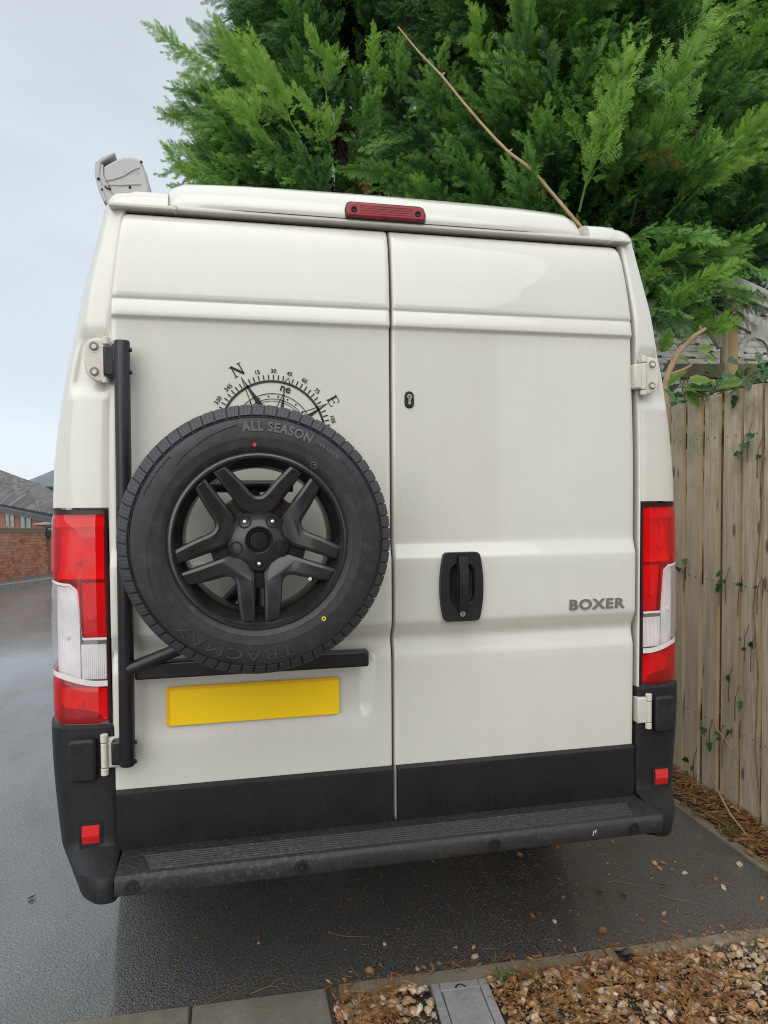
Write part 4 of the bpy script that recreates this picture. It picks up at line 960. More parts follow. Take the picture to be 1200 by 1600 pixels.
def proj(p):
    d = p-CAMP; z = d.dot(cf)
    return (600+1110*d.dot(cr)/z, 800-1110*d.dot(cu_)/z, z) if z > .1 else (-9e3, 0, z)
def shown(p):                                          # does a spray here stand in view (or just out of it)?
    u, v, z = proj(p)
    if z < 1 or u < 150 or u > 1290 or v < -110: return False
    roof = 330 if u < 650 else 330+(u-650)*.22
    return v < roof if u < 985 else v < 640
def conifer(x, y, R0, zb, H, N, label, lean_x=0, low=150, nmul=1., seed=1, frac=.85, ymin=None):
    R = random.Random(seed); t = thing('conifer_tree', (x, y, G(y)), label, 'tree', 'tall conifers behind the fence')
    mb = MB(); mb.tube([(x+.05*sin(k), y+.05*cos(k*1.7), G(y)-.1+(H+.1-G(y))*k/8) for k in range(9)], [.17*(1-k/8.6)+.015 for k in range(9)], 10); mb.build('trunk', 'bark', t, True)
    prof = lambda z: R0*(1-((z-zb)/(H-zb))**1.6)*(.55+.45*min(1, (z-zb)/.8)) if z > zb else 0
    made = 0; tries = 0; toc = atan2(CAMP.y-y, CAMP.x-x); limbs = MB()
    while made < N and tries < 40000:
        tries += 1
        a = toc+R.uniform(-1.75, 1.75); z = zb+(H-zb)*R.random()**1.15; r1 = prof(z)*(R.uniform(.74, 1.1) if R.random() < .84 else R.uniform(.5, .75))*(1+.18*noise.noise((cos(a)*2.3+x, sin(a)*2.3, z*.9)))
        if r1 < .3: continue
        if noise.noise((x*3+cos(a)*3.1, sin(a)*3.1, z*1.5)) < -.07: continue
        el = R.uniform(-.1, .75); d = Vector((cos(a)*cos(el), sin(a)*cos(el), sin(el))); L = R.uniform(.6, 1.15)*min(1.1, .45+R0*.35)
        tip = Vector((x+cos(a)*r1, y+sin(a)*r1, z)); o = tip-d*L
        if in_van(tip) or in_van(o) or (o.z < 2.35 and o.x < 2.1) or (ymin is not None and tip.y < ymin): continue
        if tip.x > 2.4 and 1.4 < tip.y < 5.5 and tip.z < 3.45: continue
        if R.random() < frac and not shown(tip): continue
        mtx = Matrix.Translation(o) @ frame_to(d, Vector((0, 0, 1)), R.gauss(0, .55)) @ Matrix.Diagonal((L, L*R.uniform(.85, 1.15), L, 1))
        me = R.choice(FL) if R.random() < .8 else R.choice(PL)
        link('branch', me, t, mtx); made += 1
        if made % 5 == 0: limbs = MB(); limbs.tube([(x, y, max(zb*.5, z-r1*.35)), Vector((x, y, z-r1*.2)).lerp(o, .55), o+d*.2], [.03, .02, .008], 5); limbs.build('limb', 'bark', t, True)
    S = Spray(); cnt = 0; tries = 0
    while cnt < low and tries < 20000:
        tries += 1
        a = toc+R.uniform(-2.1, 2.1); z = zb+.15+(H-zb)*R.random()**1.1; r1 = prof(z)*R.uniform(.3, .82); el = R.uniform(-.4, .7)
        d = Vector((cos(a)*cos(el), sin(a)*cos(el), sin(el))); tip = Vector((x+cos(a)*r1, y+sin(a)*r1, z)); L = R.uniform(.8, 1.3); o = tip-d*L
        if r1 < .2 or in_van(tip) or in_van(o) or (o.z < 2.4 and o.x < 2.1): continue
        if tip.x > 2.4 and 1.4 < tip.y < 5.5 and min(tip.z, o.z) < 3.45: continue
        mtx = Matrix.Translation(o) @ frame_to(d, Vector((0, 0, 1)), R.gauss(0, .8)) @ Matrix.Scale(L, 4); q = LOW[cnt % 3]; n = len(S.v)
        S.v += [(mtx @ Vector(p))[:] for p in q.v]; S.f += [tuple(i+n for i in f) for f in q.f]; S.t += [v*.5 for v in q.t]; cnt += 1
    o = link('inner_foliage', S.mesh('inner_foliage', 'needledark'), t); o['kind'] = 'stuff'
    return t
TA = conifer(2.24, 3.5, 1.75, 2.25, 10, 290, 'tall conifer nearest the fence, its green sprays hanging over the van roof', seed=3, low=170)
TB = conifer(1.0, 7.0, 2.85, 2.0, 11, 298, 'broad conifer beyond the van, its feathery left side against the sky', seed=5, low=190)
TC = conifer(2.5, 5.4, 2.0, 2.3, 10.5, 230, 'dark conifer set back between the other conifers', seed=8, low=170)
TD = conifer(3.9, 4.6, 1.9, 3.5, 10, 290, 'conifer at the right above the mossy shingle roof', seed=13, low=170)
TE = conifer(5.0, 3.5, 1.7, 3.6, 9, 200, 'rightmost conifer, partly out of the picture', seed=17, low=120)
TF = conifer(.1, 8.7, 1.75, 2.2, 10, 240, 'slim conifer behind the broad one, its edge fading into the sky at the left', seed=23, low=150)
LEAD = [((0.16, 4.31, 4.63), (-0.25, 4.01, 5.28)), ((0.06, 4.44, 4.82), (-0.51, 4.17, 5.31)), ((0.39, 4.27, 4.91), (0.23, 3.91, 5.31)), ((0.9, 3.74, 4.69), (0.85, 3.36, 4.98)), ((0.77, 3.88, 4.88), (0.66, 3.5, 5.06)),
 ((1.82, 2.6, 4.0), (1.35, 2.32, 4.65)), ((1.73, 2.19, 3.31), (1.9, 1.77, 4.07)), ((2.16, 2.3, 3.3), (2.33, 1.89, 4.31)), ((2.33, 2.16, 3.31), (2.68, 1.69, 3.75)), ((2.05, 2.0, 2.83), (2.41, 1.52, 3.0)), ((1.93, 1.8, 2.47), (1.96, 1.4, 2.61)),
 ((1.17, 3.37, 4.46), (1.07, 2.99, 4.72)), ((0.55, 3.6, 4.26), (0.67, 3.17, 4.44)), ((-0.06, 4.35, 4.55), (-0.49, 4.04, 4.78)), ((0.13, 3.99, 4.19), (-0.25, 3.67, 4.29)), ((2.0, 2.23, 3.35), (1.89, 1.87, 3.88)), ((2.03, 1.9, 2.69), (2.22, 1.45, 2.72)),
 ((-0.62, 4.78, 4.46), (-0.98, 4.44, 4.48)), ((-0.62, 5.0, 5.09), (-1.05, 4.68, 4.97)), ((-0.43, 5.09, 5.64), (-1.06, 4.81, 5.64)), ((0.38, 3.84, 4.3), (0.09, 3.5, 4.56)), ((0.95, 2.98, 3.55), (0.8, 2.6, 3.59)), ((2.15, 1.76, 2.39), (2.18, 1.34, 2.45)), ((1.97, 2.02, 2.91), (2.0, 1.6, 2.88)), ((1.41, 3.02, 4.58), (1.17, 2.67, 4.79)), ((3.26, 2.62, 4.57), (3.13, 2.25, 4.73))]
M['newneedle'] = leafmat('conifer_new_growth', [(0., (.05, .125, .035)), (.30, (.24, .46, .085)), (1., (.55, .74, .14))])
PN = [bough(80+i, 'newneedle', 'leader', True, 12, .62, .12) for i in range(3)]
FRONT = [((2.2, 2.2, 3.0), (2.5, 1.62, 2.86)), ((2.1, 2.1, 2.85), (2.38, 1.55, 2.66)), ((2.2, 2.1, 2.75), (2.5, 1.5, 2.58)), ((1.9, 2.0, 2.8), (2.1, 1.45, 2.6)), ((2.0, 2.0, 2.7), (2.25, 1.4, 2.5)), ((2.1, 2.3, 3.2), (2.45, 1.7, 3.1)), ((1.9, 2.1, 3.1), (2.15, 1.55, 2.95)), ((1.8, 1.9, 2.6), (1.93, 1.35, 2.44)), ((2.1, 2.2, 3.0), (2.3, 1.6, 2.8))]
for i, (b, tp) in enumerate(FRONT):                    # low outer sprays hanging in front of the timber frame
    b, tp = Vector(b), Vector(tp); d = tp-b; link('branch', FL[i % 5], TA, Matrix.Translation(b) @ frame_to(d, Vector((0, 0, 1)), random.uniform(-.5, .5)) @ Matrix.Scale(d.length*1.15, 4))
for i, (b, tp) in enumerate(LEAD):                     # bright new leaders standing out of the hedge
    b, tp = Vector(b), Vector(tp); d = tp-b; L = d.length*1.12; tr = TB if tp.x < .3 else TA if tp.x < 2.9 else TD
    link('leader', PN[i % 3], tr, Matrix.Translation(b) @ frame_to(d, Vector((0, 0, 1)), random.uniform(0, 6)) @ Matrix.Scale(L, 4))
for p in ((.55, 3.5, 3.95), (1.62, 2.4, 3.47), (1.95, 1.9, 3.55), (2.35, 2.3, 4.05), (2.45, 2.2, 4.0), (2.5, 2.1, 3.7), (1.2, 3.0, 4.3)):
    d = Vector((random.uniform(-1, 1), -.6, random.uniform(-.7, .1))); link('dead_branch', DEADM, TA, Matrix.Translation(p) @ frame_to(d, Vector((0, 0, 1)), random.uniform(-1, 1)) @ Matrix.Scale(random.uniform(.22, .36), 4))
STK = [(0.659, 2.669, 4.63), (0.786, 2.604, 4.44), (0.924, 2.548, 4.274), (1.036, 2.487, 4.101), (1.131, 2.441, 3.964), (1.221, 2.365, 3.813), (1.301, 2.313, 3.703), (1.401, 2.268, 3.611), (1.451, 2.203, 3.519), (1.537, 2.127, 3.364), (1.637, 2.049, 3.193)]
mb = MB(); mb.tube(STK+[(1.95, 2.06, 2.9), (2.08, 2.12, 2.2), (2.16, 2.2, -.05)], [.0048, .006, .007, .0078, .0085, .009, .0095, .010, .0105, .011, .0115, .013, .015, .017], 8)
sk = thing('bare_stem', (2.16, 2.2, 0), 'long bare pale stem arching in front of the dark conifers above the van roof', 'stem')
mb.build('stem', 'stick', sk, True)
for k in (2, 4, 6, 8):
    mb = MB(); p = Vector(STK[k]); mb.tube([p, p+Vector((.022 if k % 4 else -.02, -.005, .02))], [.010, .004], 6); mb.build('bud', 'stick', sk, True)
ct = thing('cut_shrub', (1.98, 1.46, 0), 'cut brown shrub branch poking up behind the fence', 'shrub')
mb = MB(); mb.tube([(1.98, 1.46, 0), (1.93, 1.46, 1.6), (1.86, 1.448, 2.095), (1.885, 1.446, 2.183), (1.938, 1.439, 2.288), (2.025, 1.424, 2.375), (2.085, 1.41, 2.415)], [.03, .026, .02, .017, .015, .013, .010], 8); mb.build('branch', 'stick', ct, True)
mb = MB(); mb.tube([(1.88, 1.447, 2.16), (1.96, 1.42, 2.19), (2.0, 1.41, 2.215)], [.010, .008, .006], 6); mb.build('branch', 'stick', ct, True)
mb = MB(); mb.tube([(2.06, 1.415, 2.395), (2.05, 1.41, 2.43)], [.008, .005], 6); mb.build('branch', 'stick', ct, True)
# bramble and ivy
def leafmesh(name, mat, outline, fold=.15, tone=(.3, .9)):
    S = Spray(); n = len(outline)
    mid = [(0, 0), (.33, 0), (.66, 0), (1, 0)]
    for sgn in (1, -1):
        for i in range(n-1):
            a, b = outline[i], outline[i+1]; ma, mb_ = (a[0], 0), (b[0], 0)
            q = [(ma[0], 0, -.12*ma[0]**2), (mb_[0], 0, -.12*mb_[0]**2), (b[0], sgn*b[1], fold*b[1]-.12*b[0]**2+.02*sin(i*2.2)), (a[0], sgn*a[1], fold*a[1]-.12*a[0]**2+.02*sin(i*2.2-2))]
            k = len(S.v); S.v += q; S.t += [tone[0], tone[0], tone[1], tone[1]]; S.f.append((k, k+1, k+2, k+3) if sgn > 0 else (k+3, k+2, k+1, k))
    return S.mesh(name, mat)
BL = leafmesh('leaf', 'bramble', [(0, 0), (.06, .14), (.16, .24), (.24, .27), (.36, .31), (.46, .30), (.58, .27), (.7, .21), (.82, .13), (.92, .06), (1, 0)])
IVL = leafmesh('leaf', 'ivy', [(-.1, 0), (-.12, .2), (.02, .42), (.16, .36), (.3, .24), (.5, .34), (.6, .22), (.8, .1), (1, 0)], .1)
def rot_any(dirv, up, s, p): return Matrix.Translation(p) @ frame_to(Vector(dirv), Vector(up), random.uniform(-.4, .4)) @ Matrix.Scale(s, 4)
br = thing('bramble', (1.99, 1.12, 0), 'bramble with large yellow-green leaves over the top of the fence', 'bramble')
mb = MB(); mb.tube([(1.99, 1.12, 0), (1.98, 1.13, 1.8), (1.9, 1.1, 2.02), (1.80, 1.09, 2.04), (1.72, 1.1, 2.05)], [.006, .005, .004, .0035, .003], 6); mb.tube([(1.9, 1.1, 2.02), (1.98, 1.05, 2.045), (2.05, 1.02, 2.05)], .004, 6); mb.build('stem', 'twig', br, True)
for p, d, s in (((1.76, 1.09, 2.075), (1, -.2, .12), .125), ((1.85, 1.08, 2.075), (1, -.3, -.35), .115), ((1.93, 1.07, 2.055), (1, -.1, .25), .13), ((1.73, 1.1, 2.045), (1, -.4, -.05), .14), ((1.75, 1.1, 2.02), (.6, -.2, -.6), .105), ((1.80, 1.09, 2.03), (.7, -.3, -.5), .10), ((1.66, 1.12, 2.06), (.3, -.5, .4), .11), ((1.64, 1.12, 2.04), (.2, -.5, -.5), .10), ((1.63, 1.13, 2.22), (.2, -.3, .8), .13), ((1.81, 1.1, 2.23), (.9, -.3, .2), .085), ((1.7, 1.1, 2.19), (.8, -.2, -.1), .06), ((1.86, 1.11, 2.20), (.7, -.2, -.2), .07)):
    link('leaf', BL, br, rot_any(d, (0, -.75, .6), s, p))
iv = thing('ivy', (1.845, .7, 0), 'ivy creeping over the top and through the gaps of the fence', 'ivy')
RI = random.Random(4); vine = MB()
spots = [(1.835, .76, 1.784), (1.835, .698, 1.708), (1.835, .677, 1.622), (1.835, .8, 1.728), (1.835, .898, 1.108), (1.835, .943, 1.087), (1.835, .764, .859), (1.835, .722, .823), (1.835, .81, 1.059), (1.835, .868, .638), (1.835, .823, .559), (1.835, .931, .338), (1.835, .907, .299), (1.835, 1.124, .155), (1.835, 1.122, .022), (1.835, 1.002, .346), (1.835, 1.218, 1.117), (1.835, .687, 1.092)]
for sp in spots:
    for k in range(RI.randint(1, 3)):
        p = Vector(sp)+Vector((RI.uniform(-.02, .004), RI.gauss(0, .025), RI.gauss(0, .03))); link('leaf', IVL, iv, rot_any((-.3, RI.uniform(-1, 1), RI.uniform(-1, .6)), (-1, -.5, .3), RI.uniform(.018, .046), p))
    vine.tube([(1.846, sp[1]+.02, sp[2]-.12), (1.838, sp[1]+.01, sp[2]-.04), (1.832, sp[1], sp[2]), (1.836, sp[1]-.02, sp[2]+.06)], .002, 4)
for k in range(150):
    y_ = RI.uniform(.45, 1.0) if k < 110 else RI.uniform(1.0, 1.6); z_ = 2.03+RI.gauss(0, .035)+(.03 if y_ < .85 else -.01)
    link('leaf', IVL, iv, rot_any((RI.uniform(-1, 1), RI.uniform(-1, 1), RI.uniform(-.6, .5)), (-.7, -.6, .8), RI.uniform(.03, .06), (1.90+RI.uniform(-.07, .16), y_, z_)))
vine.tube([(1.95, 1.2, 1.98), (1.9, .95, 2.02), (1.86, .8, 2.03), (1.85, .6, 2.05), (1.87, .4, 2.05)], .003, 5)
vine.tube([(1.848, .66, .02), (1.84, .70, .35), (1.842, .69, .7), (1.838, .72, 1.0), (1.845, .69, 1.4), (1.84, .68, 1.75), (1.86, .70, 2.03)], .0028, 5)
vine.build('stem', 'twig', iv, True)
sh = thing('garden_shrub', (2.5, 1.75, 0), 'dark leafy shrub behind the fence under the shingle roof', 'shrub')
for k in range(190):
    p = (2.5+RI.gauss(0, .32), 1.72+RI.gauss(0, .22), RI.uniform(1.75, 2.26)); link('leaf', IVL, sh, rot_any((RI.uniform(-1, 1), RI.uniform(-1, .3), RI.uniform(-1, .4)), (-.3, -.8, .5), RI.uniform(.05, .09), p))
mb = MB()
for k in range(9): mb.tube([(2.5, 1.75, 0), (2.5+RI.gauss(0, .15), 1.75, 1.2), (2.5+RI.gauss(0, .4), 1.72+RI.gauss(0, .12), 2.2)], [.02, .012, .004], 5)
mb.build('stem', 'twig', sh, True)
# ------------------------------------------------------------------ timber frame and shingled roof beyond the fence
ob = thing('shingled_outbuilding', (3.4, 3.2, 0), 'low outbuilding with a mossy grey shingle roof behind the fence', 'outbuilding')
M['shingle'] = wood('mossy_shingle', (.40, .39, .38), (.62, .60, .57)); M['moss'] = simple('moss', (.20, .19, .035), .95, var=.4, nscale=60, bump=.8, bscale=120)
M['render'] = simple('outbuilding_wall', (.30, .25, .2), .9, var=.2)
e0 = Vector((2.45, 2.60, 2.20)); ru = Vector((1, 0, 0)); rs = Vector((0, .72, .80)).normalized(); rn_ = ru.cross(rs)
rows, cols = 13, 13
shm = MB(); shm.box((0, 0, 0), (.172, .125, .012)); shm_me = None
bmx = MB(); bmx.add([(0, 0, .0), (.172, 0, 0), (.172, .16, 0), (0, .16, 0), (0, 0, .014), (.172, 0, .014), (.172, .16, .006), (0, .16, .006)], [(0, 3, 2, 1), (4, 5, 6, 7), (0, 1, 5, 4), (1, 2, 6, 5), (2, 3, 7, 6), (3, 0, 4, 7)]); shm_me = bmx.mesh('shingle', 'shingle')
mo = MB(); RS = random.Random(9)
for r in range(rows):
    for c in range(-1, cols):
        o = e0+ru*(c*.178+(.089 if r % 2 else 0)+RS.uniform(-.003, .003))+rs*(r*.088)+rn_*(.012+RS.uniform(0, .004))
        tl_ = RS.uniform(.06, .11); rr = rs*cos(tl_)+rn_*-sin(tl_)*-1*0; m = Matrix((( ru.x, rs.x, rn_.x, o.x), (ru.y, rs.y, rn_.y, o.y), (ru.z, rs.z, rn_.z, o.z), (0, 0, 0, 1))) @ Matrix.Rotation(-.07+RS.uniform(-.02, .02), 4, 'X')
        link('shingle', shm_me, ob, m)
        if RS.random() < .75:
            for k in range(RS.randint(1, 4)):
                a = RS.uniform(0, .15); q = o+ru*a-rs*.004+rn_*.008; mo.box((0, 0, 0), (RS.uniform(.015, .06), .012, .012), Matrix.Translation(q) @ m.to_3x3().to_4x4())
q = mo.build('moss', 'moss', ob); q['kind'] = 'stuff'
mb = MB(); n = rs.cross(ru); 
tp = e0+rs*(rows*.088)
mb.add([e0-ru*.2-rn_*.05, e0+ru*2.4-rn_*.05, tp+ru*2.4-rn_*.05, tp-ru*.2-rn_*.05, e0-ru*.2-rn_*.0, e0+ru*2.4, tp+ru*2.4, tp-ru*.2], [(3, 2, 1, 0), (4, 5, 6, 7), (0, 1, 5, 4), (1, 2, 6, 5), (2, 3, 7, 6), (3, 0, 4, 7)]); mb.build('roof_deck', 'rail', ob)
mb = MB(); mb.box((2.3, 2.70, 0), (4.85, 2.82, 2.17)); mb.build('wall', 'render', ob)
mb = MB(); mb.box((2.3, 4.2, 0), (4.85, 4.3, 2.2)); mb.build('wall', 'render', ob)
mb = MB(); mb.add([tp-ru*.2, tp+ru*2.4, (4.85, 4.35, 2.2), (2.25, 4.35, 2.2)], [(0, 1, 2, 3)]); mb.build('roof_back', 'shingle', ob)
mb = MB(); mb.box((2.25, 2.585, 2.13), (4.9, 2.63, 2.20)); mb.build('fascia', 'oldwood', ob)
tf = thing('timber_frame', (2.56, 1.83, 0), 'weathered timber post with arched braces behind the fence', 'timber frame')
mb = MB(); mb.tube([(2.56, 1.83, 0), (2.565, 1.83, 1.2), (2.555, 1.825, 2.2), (2.56, 1.83, 2.6), (2.56, 1.83, 2.78)], [.058, .055, .052, .05, .05], 14); mb.build('post', 'board', tf, True)
mb = MB(); mb.bar((2.59, 1.815, 2.60), (3.05, 1.66, 2.31), .045, .10, (0, 0, 1)); mb.build('brace', 'oldwood', tf, False, .006, 2)
mb = MB(); mb.bar((2.34, 1.895, 2.77), (2.535, 1.84, 2.42), .045, .09, (0, 0, 1)); mb.build('brace', 'oldwood', tf, False, .006, 2)
mb = MB(); mb.bar((2.56, 1.83, 2.80), (3.2, 1.62, 2.46), .05, .10, (0, 0, 1)); mb.build('rafter', 'oldwood', tf, False, .006, 2)
mb = MB(); mb.bar((2.56, 1.83, 2.80), (2.2, 1.95, 2.52), .05, .08, (0, 0, 1)); mb.build('rafter', 'oldwood', tf, False, .006, 2)
arc = [(2.605+.09*(1-cos(t)), 1.80-.022*(1-cos(t))*1.4, 2.345+.13*sin(t)) for t in [pi*k/10 for k in range(11)]]
mb = MB()
for k in range(10): mb.bar(arc[k], arc[k+1], .04, .022, (0, -1, .01))
mb.build('arch', 'oldwood', tf)
mb = MB(); mb.bar((2.2, 1.92, 2.265), (3.3, 1.60, 2.245), .05, .09, (0, 0, 1)); mb.build('beam', 'rail', tf, False, .006, 2)
mb = MB(); mb.bar((2.62, 1.83, 2.33), (2.60, 1.82, 2.47), .04, .03, (0, 1, 0)); mb.build('strut', 'oldwood', tf)
# ------------------------------------------------------------------ street at the left: kerb, brick wall, bungalow, far houses
def on(x, y, off=0): return Vector((x, y, G(y)+off))
kd = Vector((.232, .973, 0)); kn_ = Vector((-.973, .232, 0)); k0 = Vector((-5.31, 14.25, 0))
pv = MB(); n = 24
pv.grid(n+1, 3, lambda i, j: (lambda p: (p.x, p.y, G(p.y)+.115+.01*j))(k0+kd*(-9+i*1.2)+kn_*(.12+j*.9)), False); 
tag(pv.build('pavement', 'pave', None, False), 'grey tarmac pavement in front of the brick wall', None, None, 'structure')
kr = tag(link('kerb', None, None, Matrix.Translation((-5.3, 14.2, -.6))), 'concrete kerb of the far pavement', None, None, 'structure')
for i in range(-9, 12):
    a = k0+kd*(i*.92); b = k0+kd*(i*.92+.91); mb = MB()
    P4 = [a, b, b+kn_*.125, a+kn_*.125]; mb.add([(p.x, p.y, G(p.y)-.1) for p in P4]+[(p.x-kn_.x*.0+(.012*kn_.x if q < 2 else 0), p.y, G(p.y)+.122) for q, p in enumerate(P4)], [(3, 2, 1, 0), (4, 5, 6, 7), (0, 1, 5, 4), (1, 2, 6, 5), (2, 3, 7, 6), (3, 0, 4, 7)]); mb.build('kerb_stone', 'kerb', kr, False, .012, 2)
def tilemat():
    k = NM('roof_tile'); c = k.ramp(k.rnd(), [(0., (.058, .052, .052)), (.5, (.098, .090, .089)), (1., (.15, .138, .132))]); c = k.mix(k.ramp(k.noise(2.5, 5, .6, None, 'World'), [(.5, 0.), (.75, .4)]), c, (.16, .16, .12)); k.l(c, k.b.inputs['Base Color']); setin(k.b, Roughness=.75); return k.m
def brickmat():
    k = NM('brick'); r = k.rnd(); f = k.noise(14, 5, .65, None, 'World'); big = k.noise(1.3, 4, .6, None, 'World')
    c = k.ramp(r, [(0., (.33, .10, .055)), (.3, (.46, .17, .085)), (.6, (.54, .23, .12)), (.85, (.43, .19, .12)), (1., (.24, .10, .08))])
    c = k.mix(k.ramp(f, [(.4, 0.), (.75, .55)]), c, (.15, .07, .055)); c = k.mix(k.ramp(big, [(.45, 0.), (.75, .4)]), c, (.55, .40, .28))
    k.l(c, k.b.inputs['Base Color']); setin(k.b, Roughness=.85); k.bump(k.noise(60, 4, .6, None, 'World'), .5, .004); return k.m
M['brick'] = brickmat(); M['mortar'] = concrete('mortar', (.30, .25, .20), .1); M['coping'] = simple('coping_brick', (.20, .155, .11), .9, var=.3, nscale=20, bump=.4, bscale=60)
def brickwall_mat():
    k = NM('brickwork'); b = k.n('ShaderNodeTexBrick'); b.inputs['Scale'].default_value = 1; b.inputs['Brick Width'].default_value = .225; b.inputs['Row Height'].default_value = .075; b.inputs['Mortar Size'].default_value = .008
    b.inputs['Color1'].default_value = (.36, .13, .075, 1); b.inputs['Color2'].default_value = (.26, .085, .05, 1); b.inputs['Mortar'].default_value = (.28, .22, .17, 1)
    s = k.n('ShaderNodeSeparateXYZ'); k.l(k.tc.outputs['Object'], s.inputs[0]); cmb = k.n('ShaderNodeCombineXYZ'); k.l(k.math('ADD', s.outputs[0], k.math('MULTIPLY', s.outputs[1], .93)), cmb.inputs[0]); k.l(s.outputs[2], cmb.inputs[1]); k.l(cmb.outputs[0], b.inputs['Vector'])
    c = k.mix(k.ramp(k.noise(3, 5), [(.4, 0.), (.7, .35)]), b.outputs[0], (.2, .09, .06)); k.l(c, k.b.inputs['Base Color']); setin(k.b, Roughness=.85); k.bump(b.outputs[1], -.6, .008); return k.m
M['brickwork'] = brickwall_mat()
w0, w1 = Vector((-5.78, 15.86, 0)), Vector((-5.33, 19.1, 0)); wd = (w1-w0).normalized(); wl = (w1-w0).length; wno = Vector((wd.y, -wd.x, 0))   # faces the road
WB = lambda p: G(p.y)+.09; slope = (WB(w1)-WB(w0))/wl
bw = thing('garden_wall', (-5.6, 17, -.7), 'red brick garden wall with a brick coping across the road', 'wall')
def wallframe(s, h, off=0):
    p = w0+wd*s+wno*off; dx = Vector((wd.x, wd.y, slope)).normalized(); dz = dx.cross(-wno); return Matrix(((dx.x, -wno.x, dz.x, p.x), (dx.y, -wno.y, dz.y, p.y), (dx.z, -wno.z, dz.z, WB(w0)+slope*s+h), (0, 0, 0, 1)))
def wallbake(mb):
    mb.v = [(w0.x+wd.x*a-wno.x*b, w0.y+wd.y*a-wno.y*b, WB(w0)+slope*a+c) for a, b, c in mb.v]; return mb
mb = MB(); mb.box((-6, .008, -.2), (wl+.02, .2, 1.16)); wallbake(mb).build('wall_core', 'mortar', bw)
mb = MB(); mb.box((-6, .0005, -.2), (-1.05, .007, 1.16)); wallbake(mb).build('brick_face', 'brickwork', bw)
bm_ = MB(); bm_.box((.004, 0, .004), (.221, .10, .071)); bme_ = bm_.mesh('brick', 'brick')
hm_ = MB(); hm_.box((.004, 0, .004), (.1085, .10, .071)); hme_ = hm_.mesh('brick', 'brick')
cm_ = MB(); cm_.box((.004, -.015, 0), (.071, .22, .115)); cme_ = cm_.mesh('coping_brick', 'coping')
for r in range(15):
    s = -1.0-(.1125 if r % 2 else 0)
    while s < wl-.05:
        link('brick', bme_ if s+.225 < wl else hme_, bw, wallframe(s, r*.075+.02, RI.uniform(0, .005))); s += .225
s = -1.0
while s < wl-.02: link('coping_brick', cme_, bw, wallframe(s, 1.15, RI.uniform(0, .004))); s += .075
mb = MB(); mb.box((wl-.45, -.06, -.2), (wl+.02, .3, 1.36)); pr_ = wallbake(mb).build('pier', 'brickwork', bw)
mb = MB(); a_ = [(-.06, -.05), (.53, -.05), (.53, .42), (-.06, .42)]; mb.add([(wl-.48+x, y-.06, 1.362) for x, y in a_]+[(wl-.48+x, y-.06, 1.39) for x, y in a_]+[(wl-.245, .13, 1.45)], [(3, 2, 1, 0), (0, 1, 5, 4), (1, 2, 6, 5), (2, 3, 7, 6), (3, 0, 4, 7), (4, 5, 8), (5, 6, 8), (6, 7, 8), (7, 4, 8)]); wallbake(mb).build('pier_cap', 'kerb', bw)
mbx = thing('letter_box', (-5.33, 18.57, .38), 'dark blue-black letter box fixed to the end of the brick wall', 'letter box')
bmx = MB(); bmx.prism(rrect(-.095, -.13, .095, .13, .02), -.07, .07); M['boxpaint'] = simple('box_paint', (.02, .026, .04), .4); bmx.build('case', 'boxpaint', mbx, True, .006, 2, mx=Matrix.Translation((-5.335, 18.60, .385)) @ Matrix.Rotation(atan2(wd.y, wd.x)-.9, 4, 'Z'))
bmx = MB(); bmx.box((-.06, -.077, .06), (.06, -.07, .085)); bmx.build('slot_flap', 'chrome', mbx, mx=Matrix.Translation((-5.335, 18.60, .385)) @ Matrix.Rotation(atan2(wd.y, wd.x)-.9, 4, 'Z'))
M['tile'] = tilemat(); M['slate'] = simple('slate', (.125, .135, .15), .6, var=.25, nscale=1.2, bump=.3, bscale=12, bdist=.02)
M['gutter'] = simple('black_gutter', (.012, .013, .016), .4); M['frame'] = simple('brown_window_frame', (.26, .11, .03), .45, var=.15); M['glass'] = simple('window_glass', (.12, .14, .15), .05, var=.3, nscale=1.5)
M['white'] = simple('white_frame', (.78, .78, .77), .4, var=.03)
bg_ = thing('bungalow', (-7.2, 23.5, -1.1), 'brick bungalow with a brown tiled roof and brown window frames behind the garden wall', 'bungalow')
E0, E1 = Vector((-9.801, 28.35, 1.00)), Vector((-5.08, 18.9, .752)); 
U0, U1, U2 = Vector((-11.269, 32.997, 2.15)), Vector((-8.399, 27.76, 1.60)), Vector((-5.963, 21.903, 1.08))
def top(t): return U0.lerp(U1, t/.55) if t < .55 else U1.lerp(U2, (t-.55)/.45)
tm_ = MB(); tm_.add([(0, 0, 0), (.5, 0, .16), (1, 0, 0), (0, 1, -.05), (.5, 1, .1), (1, 1, -.05), (0, 0, -.12), (1, 0, -.12)], [(0, 1, 4, 3), (1, 2, 5, 4), (6, 7, 2, 1), (6, 1, 0)]); tme = tm_.mesh('roof_tile', 'tile')
RW, CL = 10, 26
for r in range(RW):
    for c in range(CL):
        q = [E0.lerp(E1, (c+dc)/CL).lerp(top((c+dc)/CL), (r+dr)/RW) for dc, dr in ((0, 0), (1, 0), (0, 1))]
        a, b = q[1]-q[0], (q[2]-q[0])*1.12; nn = a.cross(b).normalized(); nn = nn if nn.z > 0 else -nn; lb = b.length; b = nn.cross(a).normalized()*lb*(1 if nn.cross(a).dot(b) > 0 else -1); nn = nn*.34
        link('roof_tile', tme, bg_, Matrix(((a.x, b.x, nn.x, q[0].x+nn.x*.1), (a.y, b.y, nn.y, q[0].y+nn.y*.1), (a.z, b.z, nn.z, q[0].z+nn.z*.1), (0, 0, 0, 1))))
